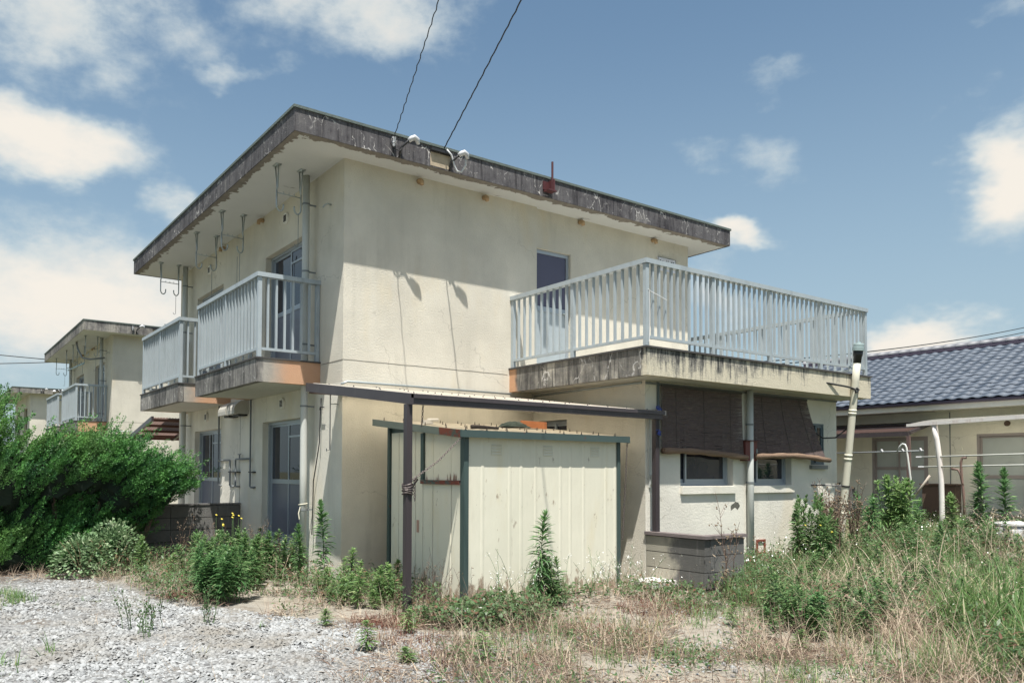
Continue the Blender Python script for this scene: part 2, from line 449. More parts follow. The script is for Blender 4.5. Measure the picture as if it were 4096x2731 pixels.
GOLDL = mat('pale_weed_leaf', f_leaf((.12, .23, .075), (.24, .37, .14), (.36, .45, .21), .45))
GOLDM = mat('weed_leaf', f_leaf((.08, .17, .06), (.18, .30, .12), (.31, .36, .18), .4))
VINE = mat('grey_green_leaf', f_leaf((.10, .19, .085), (.24, .34, .18), (.36, .43, .27), .3))
COVER = mat('low_leaf', f_leaf((.05, .10, .04), (.13, .21, .085), (.17, .09, .06), .35))
DRY = mat('straw', f_leaf((.30, .225, .16), (.60, .51, .39), (.22, .14, .10), .3, .6))
DRYB = mat('brown_litter', f_leaf((.10, .065, .05), (.24, .17, .125), (.45, .37, .27), .2, .8))
REDW = mat('red_brown_weed', f_leaf((.09, .025, .018), (.20, .075, .05), (.28, .18, .1), .25, .7))
GRASS = mat('grass_blade', f_leaf((.07, .15, .045), (.18, .29, .10), (.38, .36, .2), .4))
STEMG = plain('green_stem', (.08, .14, .05), .7)
STEMB = plain('dry_stem', (.10, .062, .045), .8, 0, .3, 20.0)
STEMT = plain('tan_stem', (.34, .255, .15), .8, 0, .25, 20.0)
BUD = plain('seed_head', (.20, .15, .10), .9, 0, .3, 20.0)
FLW = plain('white_petal', (.78, .78, .74), .6, 0, .04)
FLY = plain('yellow_petal', (.62, .50, .06), .6, 0, .1)
def f_stone(t, b, geo, o):
    r = geo.outputs['Random Per Island']
    c = mixc(t, r, (.19, .198, .20), (.38, .39, .388))
    c = mixc(t, sstep(t, r, .93, .95), c, (.11, .112, .115))
    n = noise(t, geo.outputs['Position'], 1.1, 5, .65)
    c = mixc(t, sstep(t, n, .42, .68, .05, .72), c, (.175, .155, .125))
    setc(t, b, c, .8, 0, .25)
STONE = mat('white_gravel', f_stone)
def f_ground(t, b, geo, o):
    P = geo.outputs['Position']
    s = nd(t, 'ShaderNodeSeparateXYZ', {0: P})
    n = noise(t, P, .9, 5, .6)
    # pale gravel towards -x / the open yard, sandy soil towards the weeds
    k = mth(t, 'ADD', mth(t, 'ADD', s.outputs[0], mth(t, 'MULTIPLY', s.outputs[1], .15)), mth(t, 'MULTIPLY', n, 1.6))
    vo = nd(t, 'ShaderNodeTexVoronoi', {'Vector': P, 'Scale': 34.0})
    gv = mixc(t, nd(t, 'ShaderNodeSeparateXYZ', {0: vo.outputs['Color']}).outputs[0], (.10, .101, .10), (.27, .272, .265))
    soil = mixc(t, noise(t, P, 5, 6, .7), (.19, .17, .14), (.35, .32, .27))
    c = mixc(t, sstep(t, k, -2.0, -.5), gv, soil)
    far = mth(t, 'MAXIMUM', mth(t, 'MAXIMUM', sstep(t, s.outputs[0], 15, 18), sstep(t, s.outputs[1], 7, 10)), mth(t, 'MAXIMUM', sstep(t, s.outputs[1], -10, -7.5, 1, 0), sstep(t, s.outputs[0], -11, -8, 1, 0)))
    c = mixc(t, far, c, mixc(t, n, (.07, .085, .04), (.15, .14, .09)))
    c = mixc(t, mth(t, 'MULTIPLY', sstep(t, noise(t, P, 3.1, 6, .7), .5, .66), .6), c, (.13, .105, .08))
    setc(t, b, c, .95, 0, .1)
    bump(t, b, mth(t, 'ADD', vo.outputs['Distance'], noise(t, P, 20, 5, .7)), .7, .02)
GROUND = mat('yard_ground', f_ground)

# ------------------------------------------------------------------ mesh helpers
class MB:
    def __init__(s): s.v = []; s.f = []
    def quad(s, a, b, c, d):
        n = len(s.v); s.v += [a, b, c, d]; s.f.append((n, n + 1, n + 2, n + 3)); return s
    def box(s, x0, x1, y0, y1, z0, z1):
        n = len(s.v)
        s.v += [(x, y, z) for z in (z0, z1) for y in (y0, y1) for x in (x0, x1)]
        for q in ((0, 2, 3, 1), (4, 5, 7, 6), (0, 1, 5, 4), (2, 6, 7, 3), (0, 4, 6, 2), (1, 3, 7, 5)):
            s.f.append(tuple(n + i for i in q))
        return s
    def hexa(s, bottom, top):          # two quads, same winding
        n = len(s.v); s.v += list(bottom) + list(top)
        s.f += [(n + 3, n + 2, n + 1, n), (n + 4, n + 5, n + 6, n + 7)]
        for i in range(4):
            j = (i + 1) % 4
            s.f.append((n + i, n + j, n + 4 + j, n + 4 + i))
        return s
    def tube(s, pts, r, n=8, caps=True):
        pts = [Vector(p) for p in pts]
        rs = r if isinstance(r, (list, tuple)) else [r] * len(pts)
        b0 = len(s.v); up = None
        for i, p in enumerate(pts):
            d = (pts[min(i + 1, len(pts) - 1)] - pts[max(i - 1, 0)]).normalized()
            if up is None:
                up = Vector((0, 0, 1)) if abs(d.z) < .9 else Vector((1, 0, 0))
            a = d.cross(up).normalized(); c = a.cross(d).normalized(); up = c
            for k in range(n):
                q = 2 * math.pi * k / n
                s.v.append(tuple(p + (a * math.cos(q) + c * math.sin(q)) * rs[i]))
        for i in range(len(pts) - 1):
            for k in range(n):
                k2 = (k + 1) % n
                s.f.append((b0 + i * n + k, b0 + i * n + k2, b0 + (i + 1) * n + k2, b0 + (i + 1) * n + k))
        if caps:
            s.f.append(tuple(b0 + k for k in range(n))[::-1])
            e = b0 + (len(pts) - 1) * n
            s.f.append(tuple(e + k for k in range(n)))
        return s
    def wallp(s, plane, c, a0, a1, z0, z1, holes=(), inward=1.0):
        A = sorted({a0, a1} | {h[0] for h in holes} | {h[1] for h in holes})
        Z = sorted({z0, z1} | {h[2] for h in holes} | {h[3] for h in holes})
        A = [a for a in A if a0 <= a <= a1]; Z = [z for z in Z if z0 <= z <= z1]
        pt = (lambda a, d, z: (c + d * inward, a, z)) if plane == 'x' else (lambda a, d, z: (a, c + d * inward, z))
        for i in range(len(A) - 1):
            for j in range(len(Z) - 1):
                am, zm = (A[i] + A[i + 1]) / 2, (Z[j] + Z[j + 1]) / 2
                if any(h[0] < am < h[1] and h[2] < zm < h[3] for h in holes): continue
                s.quad(pt(A[i], 0, Z[j]), pt(A[i + 1], 0, Z[j]), pt(A[i + 1], 0, Z[j + 1]), pt(A[i], 0, Z[j + 1]))
        for h in holes:
            d = h[4]
            for (p, q) in (((h[0], h[2]), (h[1], h[2])), ((h[1], h[2]), (h[1], h[3])), ((h[1], h[3]), (h[0], h[3])), ((h[0], h[3]), (h[0], h[2]))):
                s.quad(pt(p[0], 0, p[1]), pt(q[0], 0, q[1]), pt(q[0], d, q[1]), pt(p[0], d, p[1]))
        return s
    def disc(s, c, r, axis, n=16, th=.02):
        c = Vector(c); a = Vector(axis).normalized()
        return s.tube([c, c + a * th], r, n)

ROOT = {}
def root_of(o):
    while o.parent: o = o.parent
    return o
def obj(name, mb, m, parent=None, smooth=False, loc=None):
    me = mb if isinstance(mb, bpy.types.Mesh) else None
    if me is None:
        off = Vector((0, 0, 0))
        if parent: off = ROOT[root_of(parent).name]
        elif loc: off = Vector(loc)
        me = bpy.data.meshes.new(name)
        me.from_pydata([(v[0] - off.x, v[1] - off.y, v[2] - off.z) for v in mb.v], [], mb.f)
        me.materials.append(m)
        if smooth: me.polygons.foreach_set('use_smooth', [True] * len(me.polygons))
        me.update()
    o = bpy.data.objects.new(name, me)
    col.objects.link(o)
    if parent: o.parent = parent
    elif loc: o.location = loc; ROOT[o.name] = Vector(loc)
    else: ROOT[o.name] = Vector((0, 0, 0))
    return o
def tag(o, label=None, cat=None, group=None, kind=None):
    for k, v in (('label', label), ('category', cat), ('group', group), ('kind', kind)):
        if v: o[k] = v
    return o
def thing(name, label, cat, loc=(0, 0, 0), group=None):
    o = bpy.data.objects.new(name, None); col.objects.link(o)
    o.empty_display_size = .2
    o.location = loc; ROOT[o.name] = Vector(loc)
    return tag(o, label, cat, group)
def inst(name, me, parent, pos, rz=0.0):          # a shared-mesh piece at a world position
    o = bpy.data.objects.new(name, me); col.objects.link(o)
    o.parent = parent
    o.location = Vector(pos) - ROOT[root_of(parent).name]
    o.rotation_euler.z = rz
    return o
def mesh(name, mb, m, smooth=False):
    me = bpy.data.meshes.new(name); me.from_pydata(mb.v, [], mb.f); me.materials.append(m)
    if smooth: me.polygons.foreach_set('use_smooth', [True] * len(me.polygons))
    me.update(); return me
def copy_tree(o, parent=None, skip=()):
    c = o.copy(); col.objects.link(c); c.parent = parent
    for ch in list(o.children):
        if ch.get('nocopy'): continue
        copy_tree(ch, c)
    return c
def sm(x, a, b):
    k = np.clip((x - a) / (b - a), 0, 1); return k * k * (3 - 2 * k)
def gh(x, y):                                       # ground height
    return .35 * sm(x, 3.5, 9.0) * sm(y, -14, -6) + .018 * np.sin(x * 1.3 + y * .7) + .012 * np.sin(x * 2.9 - y * 2.1)

# ------------------------------------------------------------------ ground
gx = np.concatenate([np.linspace(-400, -14, 12), np.linspace(-13, 20, 100), np.linspace(24, 500, 12)])
gy = np.concatenate([np.linspace(-300, -17, 10), np.linspace(-16, 16, 97), np.linspace(20, 700, 14)])
X, Y = np.meshgrid(gx, gy)
Zg = gh(X, Y) + rng.normal(0, .006, X.shape)
gv = np.stack([X.ravel(), Y.ravel(), Zg.ravel()], 1)
nx = len(gx)
gf = [(j * nx + i, j * nx + i + 1, (j + 1) * nx + i + 1, (j + 1) * nx + i) for j in range(len(gy) - 1) for i in range(nx - 1)]
g = MB(); g.v = [tuple(p) for p in gv]; g.f = gf
tag(obj('ground', g, GROUND, None, True), kind='structure')

# ------------------------------------------------------------------ main house
H = thing('apartment_house', 'two-storey cream stucco house with flat dark-stained roof and railed terrace', 'house')
ZB, ZT = 5.73, 6.04
DEPTH = 7.86
doors = [(1.23, 2.91, .40, 2.29, .12), (5.03, 6.70, .40, 2.29, .12), (1.23, 2.86, 3.10, 5.01, .12), (5.0, 6.63, 3.10, 5.01, .12)]
wl = obj('wall', MB().wallp('x', 0, 0, DEPTH, 2.70, ZB, doors[2:], 1), STUCCO, H)
obj('wall', MB().wallp('x', 0, 0, DEPTH, -.1, 2.70, doors[:2], 1), STUCCO_BOUNCE, H)
obj('wall', MB().wallp('y', 0, 0, 3.414, -.1, ZB, [], 1).quad((3.414, 0, 2.6), (3.414, .08, 2.6), (3.414, .08, ZB), (3.414, 0, ZB)), STUCCO, H)
up_door = (3.43, 4.20, 3.10, 5.10, .11)
obj('wall', MB().wallp('y', .06, 3.418, 7.18, 2.6, ZB, [up_door], 1), STUCCO, H)
obj('wall', MB().wallp('x', 7.18, .06, DEPTH, 0, ZB, [], -1).wallp('y', DEPTH, 0, 7.18, -.1, ZB, [], -1), STUCCO, H)
# roof slab
RX0, RX1, RY0, RY1 = -.915, 7.75, -.45, 8.21
roof = obj('roof', MB().box(RX0 + .01, RX1 - .01, RY0 + .01, RY1 - .01, ZB + .03, ZT - .03), CAPD, H)
obj('soffit', MB().box(RX0 + .012, RX1 - .012, RY0 + .012, RY1 - .012, ZB - .001, ZB + .028), SOFFIT, roof)
fz0, fz1 = ZB - .012, ZT - .035
obj('fascia', MB().box(RX0, RX1, RY0, RY0 + .012, fz0, fz1), FASCIA, roof)
obj('fascia', MB().box(RX0, RX0 + .012, RY0 + .012, RY1, fz0, fz1), FASCIA, roof)
obj('fascia', MB().box(RX0 + .012, RX1, RY1 - .012, RY1, fz0, fz1), FASCIA, roof)
obj('fascia', MB().box(RX1 - .012, RX1, RY0 + .012, RY1 - .012, fz0, fz1), FASCIA, roof)
capm = plain('mossy_roof_edge', (.10, .125, .115), .85, 0, .35, 14.0, .5)
obj('roof_edge', MB().box(RX0 - .018, RX1 + .018, RY0 - .018, RY1 + .018, ZT - .034, ZT), capm, roof)
# horizontal construction joint around the first floor, a thin dark strip
j = MB(); last = None
for i in range(40):
    x0, x1 = i * .0705, (i + 1) * .0705
    z = 3.0 + .003 * math.sin(i * .9) * random.random()
    j.box(x0, x1, -.0025, .004, z - .0035, z + .0035)
obj('wall_joint', j, plain('wall_joint_dark', (.20, .185, .155), .9), H)
obj('wall_joint', MB().box(-.003, .004, 0, .66, 2.994, 3.004), MATS['wall_joint_dark'], H)
obj('wall_joint', MB().box(-.003, .004, 3.972, 3.982, -.05, 2.7), MATS['wall_joint_dark'], H)

def bx(plane, c, inw):
    def B(mb, a0, a1, d0, d1, z0, z1):
        p, q = sorted((c + d0 * inw, c + d1 * inw))
        if plane == 'x': mb.box(p, q, a0, a1, z0, z1)
        else: mb.box(a0, a1, p, q, z0, z1)
    return B
def sliding(parent, name, plane, c, inw, a0, a1, z0, z1, rec, mid=None, flip=False, glass=GLASS, lower=FROST, fw=.045, transom=False, frame=ALUW, split=.5):
    B = bx(plane, c, inw)
    f = MB()
    B(f, a0, a0 + fw, rec, rec + .08, z0, z1); B(f, a1 - fw, a1, rec, rec + .08, z0, z1)
    B(f, a0 + fw, a1 - fw, rec, rec + .08, z1 - fw, z1); B(f, a0 + fw, a1 - fw, rec, rec + .08, z0, z0 + fw)
    m = a0 + (a1 - a0) * split
    sash = [(a0 + fw, m + .025), (m - .025, a1 - fw)]
    panes = []
    for i, (s0, s1) in enumerate(sash):
        d = rec + (.012 if (i == 0) != flip else .042)
        w_ = .035
        B(f, s0, s0 + w_, d, d + .026, z0 + fw, z1 - fw); B(f, s1 - w_, s1, d, d + .026, z0 + fw, z1 - fw)
        B(f, s0 + w_, s1 - w_, d, d + .026, z1 - fw - w_, z1 - fw); B(f, s0 + w_, s1 - w_, d, d + .026, z0 + fw, z0 + fw + .05)
        zz = [z0 + fw + .05, z1 - fw - w_]
        if mid: B(f, s0 + w_, s1 - w_, d - .002, d + .028, mid - .035, mid + .035); zz = [zz[0], mid - .035, mid + .035, zz[1]]
        if transom and ((i == 0) != flip):
            B(f, s0 + w_, s1 - w_, d - .002, d + .028, z1 - .27, z1 - .24)
        for k in range(0, len(zz), 2):
            panes.append((s0 + w_, s1 - w_, d + .011, d + .016, zz[k], zz[k + 1], lower if (mid and k == 0) else glass))
    o = obj(name, f, frame, parent)
    for p in panes:
        q = MB(); B(q, *p[:6]); obj('pane', q, p[6], o)
    return o
for (a0, a1, z0, z1, d) in doors:
    sliding(H, 'window', 'x', 0, 1, a0, a1, z0, z1, .10, z0 + .93, False, transom=True)
# terrace door
B = bx('y', .06, 1)
f = MB(); a0, a1, z0, z1, _ = up_door
B(f, a0, a0 + .05, .05, .10, z0, z1); B(f, a1 - .05, a1, .05, .10, z0, z1); B(f, a0 + .05, a1 - .05, .05, .10, z1 - .06, z1)
B(f, a0 + .05, a1 - .05, .052, .098, 4.10, 4.18); B(f, a0 + .05, a1 - .05, .052, .098, z0, z0 + .08)
dd = obj('door', f, ALUW, H)
q = MB(); B(q, a0 + .05, a1 - .05, .07, .08, 4.18, z1 - .06); obj('pane', q, plain('violet_glass', (.075, .07, .11), .12), dd)
q = MB(); B(q, a0 + .05, a1 - .05, .07, .08, z0 + .08, 4.10); obj('door_panel', q, ALU, dd)
q = MB().tube([(a1 - .09, .105, 4.10), (a1 - .09, .06, 4.10)], .018, 8).tube([(a1 - .09, .07, 4.10), (a1 - .17, .07, 4.10)], .01, 6); obj('door_handle', q, GALV, dd)

# railings -------------------------------------------------------------
def railing(parent, p0, p1, zb, zt, bays, per, endposts=(True, True), mouldz=.10):
    p0, p1 = Vector(p0), Vector(p1)
    L = (p1 - p0).length; d = (p1 - p0) / L
    alongx = abs(d.x) > .5
    def bar(a, b, hw, z0, z1):
        q0, q1 = p0 + d * a, p0 + d * b
        if alongx: return MB().box(min(q0.x, q1.x), max(q0.x, q1.x), q0.y - hw, q0.y + hw, z0, z1)
        return MB().box(q0.x - hw, q0.x + hw, min(q0.y, q1.y), max(q0.y, q1.y), z0, z1)
    obj('rail', bar(-.04, L + .04, .046, zt - .06, zt), ALU, parent)
    zr = zb + mouldz
    for i in range(bays):
        a = L * i / bays
        if (i > 0 or endposts[0]): obj('post', bar(a - .027, a + .027, .027, zb, zt - .06), ALU, parent)
        obj('rail', bar(a + .027, a + L / bays - .027, .019, zr, zr + .036), ALU, parent)
    if endposts[1]: obj('post', bar(L - .027, L + .027, .027, zb, zt - .06), ALU, parent)
    s = MB()
    if alongx: s.box(-.013, .013, -.017, .017, zr + .02, zt - .05)
    else: s.box(-.017, .017, -.013, .013, zr + .02, zt - .05)
    me = mesh('slat', s, ALU)
    for i in range(bays):
        for k in range(per):
            a = L * i / bays + (L / bays) * (k + 1) / (per + 1)
            q = p0 + d * a
            inst('slat', me, parent, (q.x, q.y, 0))
def balcony(y0, y1, name_label):
    x0, z0, z1 = -.94, 2.705, 3.04
    s = obj('balcony', MB().box(x0 + .1, -.001, y0 + .1, y1 - .1, z0 + .004, z0 + .13), SOFFIT2, H)
    obj('parapet', MB().box(x0, x0 + .1, y0, y1, z0, z1 - .022), PARBAL, s)
    obj('parapet', MB().box(x0 + .1, -.001, y0 + .001, y0 + .1, z0, z1 - .022), PEACH, s)
    obj('parapet', MB().box(x0 + .1, -.001, y1 - .1, y1 - .001, z0, z1 - .022), PEACH, s)
    c = MB().box(x0 - .014, x0 + .11, y0 - .014, y1 + .014, z1 - .021, z1).box(x0 + .11, -.001, y0 - .014, y0 + .11, z1 - .021, z1).box(x0 + .11, -.001, y1 - .11, y1 + .014, z1 - .021, z1)
    obj('coping', c, CAPD, s)
    railing(s, (x0 + .05, y0 + .05, 0), (x0 + .05, y1 - .05, 0), z1, 4.20, 2, 9)
    railing(s, (x0 + .05, y0 + .05, 0), (-.035, y0 + .05, 0), z1, 4.20, 1, 6, (False, True))
    railing(s, (x0 + .05, y1 - .05, 0), (-.035, y1 - .05, 0), z1, 4.20, 1, 6, (False, True))
    return s
balcony(.70, 3.49, '')
balcony(4.51, 7.28, '')

# downpipes on the left face
def downpipe(parent, x, y, zs, r, br, wallpt):
    o = obj('downpipe', MB().tube([(x, y, z) for z in zs], r, 14), PVC, parent, True)
    for z in br:
        b = MB().tube([(x, y, z - .012), (x, y, z + .012)], r + .006, 14)
        b.box(min(x, wallpt[0]), max(x, wallpt[0]) + .001, y - .008, y + .008, z - .01, z + .01) if abs(wallpt[0] - x) > abs(wallpt[1] - y) else b.box(x - .008, x + .008, min(y, wallpt[1]), max(y, wallpt[1]), z - .01, z + .01)
        obj('pipe_bracket', b, PVCD, o)
    return o
downpipe(H, -.155, .90, (.05, 1.5, 3, 4.5, ZB - .002), .052, (.95, 2.42, 3.3, 4.35, 5.32), (0, .9))
downpipe(H, -.155, 6.98, (.05, 1.5, 3, 4.5, ZB - .002), .052, (2.42, 3.3, 4.35, 5.32), (0, 6.98))
# gas pipes
def pipe(pts, r=.016, name='gas_pipe', m=PVCD, n=8):
    o = obj(name, MB().tube(pts, r, n), m, H, True)
    return o
px_ = -.05
p_ = pipe([(px_, 3.33, 2.70), (px_, 3.33, 1.24), (px_, 3.30, 1.22), (px_ + .03, 3.18, 1.22)])
pipe([(px_, 3.34, 1.70), (px_, 4.04, 1.70), (px_, 4.06, 1.68), (px_, 4.06, 1.24), (px_, 4.03, 1.22), (px_ + .03, 3.93, 1.22)])
pipe([(px_, 5.0, 2.70), (px_, 5.0, 1.24), (px_ + .03, 4.9, 1.22)])
pipe([(px_, 4.99, 1.685), (px_, 4.37, 1.685), (px_, 4.35, 1.66), (px_, 4.35, 1.24), (px_, 4.32, 1.22), (px_ + .03, 4.22, 1.22)])
b = MB().box(-.07, -.001, 3.93, 4.40, 1.465, 1.485).box(-.07, -.001, 3.19, 3.36, 1.465, 1.485)
obj('pipe_clip', b, BLACK, H)
obj('gas_valve', MB().tube([(px_, 3.86, 1.70), (px_, 3.86, 1.78)], .014, 6).box(px_ - .012, px_ + .012, 3.80, 3.92, 1.775, 1.79), PVCD, H)
# round vents
def rvent(y, z):
    o = obj('round_vent', MB().disc((-.035, y, z), .085, (1, 0, 0), 20, .034), plain('vent_white', (.74, .72, .66), .5), H, False)
    g = MB()
    for k in range(5):
        g.box(-.041, -.0355, y - .05, y + .05, z - .05 + k * .021, z - .036 + k * .021)
    obj('louvre', g, BLACK, o)
for y, z in ((2.05, 2.545), (5.89, 2.545), (1.98, 5.43), (5.80, 5.43)): rvent(y, z)
# ochre vent caps under the eaves
def ycap(x, y, z, ax):
    n = Vector((-1, 0, 0)) if ax == 'x' else Vector((0, -1, 0))
    c = Vector((x, y, z))
    pts = [c, c + n * .05, c + n * .085 + Vector((0, 0, -.02)), c + n * .09 + Vector((0, 0, -.07))]
    obj('vent_cap', MB().tube(pts, [.036, .036, .034, .031], 12), YELV, H, True)
for a in ((1.18, 0, 5.66, 'y'), (2.35, 0, 5.66, 'y'), (4.40, .06, 5.68, 'y'), (6.20, .06, 5.68, 'y'), (0, 2.97, 5.66, 'x'), (0, 4.94, 5.66, 'x')): ycap(*a)
# range hoods
def hood(y0, y1):
    z0, z1, dx = 2.47, 2.72, .26
    m = MB(); prof = []
    for k in range(7):
        q = math.pi / 2 * k / 6
        prof.append((-dx * math.sin(q) if k else 0, z1 - (1 - math.cos(q)) * (z1 - z0) * .75))
    prof.append((-dx, z0)); prof.append((0, z0))
    n = len(prof); b0 = len(m.v)
    m.v += [(x, y0, z) for x, z in prof] + [(x, y1, z) for x, z in prof]
    for k in range(n - 1): m.f.append((k, k + 1, n + k + 1, n + k))
    m.f.append(tuple(range(n))[::-1]); m.f.append(tuple(range(n, 2 * n)))
    o = obj('exhaust_hood', m, HOOD, H)
    obj('hood_duct', MB().box(-.17, -.001, y0 + .06, y1 - .06, z0 - .03, z0 + .01), BLACK, o)
hood(3.56, 3.94); hood(4.04, 4.42)
# small bracket and drip by the corner
obj('wall_hook', MB().tube([(0, .40, 5.20), (-.05, .40, 5.21), (-.09, .43, 5.19), (-.10, .45, 5.16)], .011, 6), GALV, H, True)
obj('wall_hook', MB().tube([(-.002, .12, 2.40), (-.12, .12, 2.40)], .006, 6).tube([(-.12, .12, 2.62), (-.12, .12, 1.78), (-.17, .12, 1.77), (-.17, .12, 1.80)], .008, 6), PVCD, H)
# laundry pole hangers
def hanger(y):
    for x, s in ((-.66, 1), (-.30, -1)):
        m = MB()
        m.tube([(x, y + .06, ZB), (x + .01 * s, y + .012, ZB - .3), (x, y, ZB - .36)], .010, 6)
        m.tube([(x, y - .06, ZB), (x + .01 * s, y - .012, ZB - .3), (x, y, ZB - .36)], .010, 6)
        pts = [(x, y, ZB - .34), (x, y, ZB - .56)] + [(x - s * -.0 + s * .05 * (1 - math.cos(q)), y, ZB - .56 - .075 * math.sin(q)) for q in np.linspace(0.2, math.pi, 9)] + [(x + s * .10, y, ZB - .53)]
        m.tube(pts, .011, 7)
        m.box(x - .04, x + .04, y - .07, y + .07, ZB - .012, ZB - .001)
        if x < -.5:
            m.tube([(-.66, y, ZB - .385), (-.30, y, ZB - .395)], .007, 6)
            for xx in (-.56, -.48, -.40): m.tube([(xx, y, ZB - .39), (xx, y, ZB - .355)], .005, 5)
            H0 = obj('laundry_hanger', m, GALV, H, True)
        else:
            obj('hanger_arm', m, GALV, H0, True)
for y in (.75, 3.10, 4.50, 6.95): hanger(y)
for (x, y, zb) in ((-.36, .70, 4.62), (-.36, 3.09, 4.3), (-.36, 6.93, 4.7), (-.33, 3.3, 4.2), (-.38, 4.5, 4.35)):
    obj('hanging_wire', MB().tube([(x, y, 5.08), (x, y, zb + .02), (x - .02, y, zb), (x - .045, y, zb + .01), (x - .05, y, zb + .035)], .0045, 5), PVCD, H)
# fascia hardware
def insulator(x, z):
    y = RY0
    m = MB().tube([(x - .11, y - .005, z - .20), (x - .10, y - .03, z - .08), (x - .05, y - .10, z - .02), (x, y - .13, z + .02)], .018, 8)
    o = obj('service_conduit', m, BLACK, roof, True)
    obj('weatherhead', MB().tube([(x - .03, y - .11, z + .0), (x, y - .13, z + .03), (x + .04, y - .15, z + .05), (x + .08, y - .15, z + .03), (x + .10, y - .15, z - .03)], [.028, .036, .038, .036, .024], 12), WHITEP, roof, True)
insulator(.70, 5.93); insulator(1.52, 5.92)
obj('service_bracket', MB().box(1.08, 1.44, RY0 - .05, RY0 - .001, 5.935, 5.97), BLACK, roof)
obj('repair_patch', MB().box(1.09, 1.43, RY0 - .003, RY0 - .0005, 5.735, 5.925), plain('patched_mortar', (.40, .33, .24), .9, 0, .4, 9.0, .4, .2, .5, (.3, .15, .08)), roof)
obj('service_insulator', MB().tube([(.485, RY0 - .03, 5.84), (.485, RY0 - .04, 5.96)], [.02, .03], 10).tube([(.47, RY0 - .03, 5.88), (.5, RY0 - .05, 5.9)], .022, 8), WHITEP, roof)
obj('service_cable', MB().tube([(1.33, RY0 - .05, 5.99), (1.40, RY0 - .06, 5.93), (1.46, RY0 - .05, 5.80), (1.50, RY0 - .06, 5.72), (1.57, RY0 - .07, 5.72), (1.62, RY0 - .1, 5.82), (1.60, RY0 - .12, 5.91)], .013, 6), plain('pale_cable', (.55, .56, .56), .5), roof, True)
obj('service_cable', MB().tube([(.485, RY0 - .04, 5.95), (.44, RY0 - .06, 5.92), (.43, RY0 - .05, 5.85), (.50, RY0 - .05, 5.80), (.58, RY0 - .03, 5.80), (.62, RY0 - .06, 5.86)], .007, 6), WIRE, roof, True)
obj('red_bracket', MB().box(3.14, 3.26, RY0 - .02, RY0 - .001, 5.82, 5.95).box(3.24, 3.27, RY0 - .14, RY0 - .02, 5.80, 5.96).box(3.14, 3.30, RY0 - .14, RY0 - .02, 5.78, 5.80).tube([(3.25, RY0 - .10, 5.80), (3.25, RY0 - .10, 6.24)], .017, 8), REDB, roof)
# number plate: mirrored lettering as it appears
sg = obj('house_number_sign', MB().box(6.33, 6.81, .038, .058, 5.17, 5.41), SIGNW, H)
obj('sign_rim', MB().box(6.33, 6.81, .034, .038, 5.405, 5.41).box(6.33, 6.335, .034, .038, 5.17, 5.405).box(6.805, 6.81, .034, .038, 5.17, 5.405), SIGNK, sg)
try:
    cu = bpy.data.curves.new('lettering', 'FONT'); cu.body = '57-\u30b5-A9'; cu.align_x = 'CENTER'; cu.size = .17; cu.extrude = .001
    to = bpy.data.objects.new('tmp', cu); col.objects.link(to)
    dg = bpy.context.evaluated_depsgraph_get()
    me = bpy.data.meshes.new_from_object(to.evaluated_get(dg))
    bpy.data.objects.remove(to)
    xs = [v.co.x for v in me.vertices]; sx_ = .40 / (max(xs) - min(xs))
    for v in me.vertices:
        x, y, z = v.co
        v.co = (6.57 - x * sx_, .035 - z, 5.245 + y)
    me.materials.clear(); me.materials.append(SIGNK)
    lo = bpy.data.objects.new('lettering', me); col.objects.link(lo); lo.parent = sg
except Exception as e:
    print('sign text', e)
# conduit along the facade above the lean-to
obj('conduit', MB().tube([(-.03, -.02, 2.66), (.05, -.035, 2.70), (2.86, -.035, 2.70)], .016, 8), GALV, H, True)

# ---- wing with terrace
WX0, WX1, WY = 3.335, 8.007, -2.30
TX0, TX1, TY = 2.86, 8.26, -2.745
TZ0, TZ1 = 2.73, 3.10
sdoor = (-.78, -.02, .35, 2.29, .14)
obj('wall', MB().wallp('x', WX0, WY, -.001, -.1, TZ0 + .01, [sdoor], 1), STUCCO, H)['nocopy'] = 1
wins = [(4.04, 5.222, 1.315, 2.25, .13), (5.565, 6.70, 1.315, 2.25, .13), (7.238, 7.626, 1.64, 2.31, .05)]
obj('wall', MB().wallp('y', WY, WX0, WX1, -.1, TZ0 + .01, wins, 1), STUCCO_BOUNCE, H)['nocopy'] = 1
obj('wall', MB().wallp('x', WX1, WY, DEPTH, -.1, TZ0 + .01, [], -1), STUCCO, H)['nocopy'] = 1
for wv, sp_ in ((wins[0], .22), (wins[1], .36)):
    wd = sliding(H, 'window', 'y', WY, 1, *wv[:4], .10, None, True, split=sp_); wd['nocopy'] = 1
    obj('sill', MB().box(wv[0] - .005, wv[1] + .02, WY - .04, WY + .1, 1.205, 1.308), STUCCO_BOUNCE, wd)
wd = sliding(H, 'window', 'y', WY, 1, *wins[2][:4], .0, None, True, fw=.03, frame=plain('teal_grey_frame', (.10, .14, .16), .5), split=.5); wd['nocopy'] = 1
obj('sill', MB().box(7.20, 7.66, WY - .05, WY - .001, 1.57, 1.632), PVCD, wd)
sd = sliding(H, 'side_door', 'x', WX0, 1, *sdoor[:4], .10, 1.2, True); sd['nocopy'] = 1
dp = downpipe(H, 5.53, WY - .075, (.1, 1.4, TZ0 - .001), .047, (1.36, 2.22), (5.53, WY)); dp['nocopy'] = 1
mbx = obj('meter_box', MB().box(5.38, 5.66, WY - .10, WY - .001, 1.68, 1.97), plain('dull_red_box', (.13, .035, .03), .6), H); mbx['nocopy'] = 1
obj('meter_box_roof', MB().box(5.36, 5.69, WY - .13, WY - .001, 1.971, 1.985), REDB, mbx)
obj('latch', MB().box(5.63, 5.645, WY - .115, WY - .1, 1.78, 1.86), GALV, mbx)
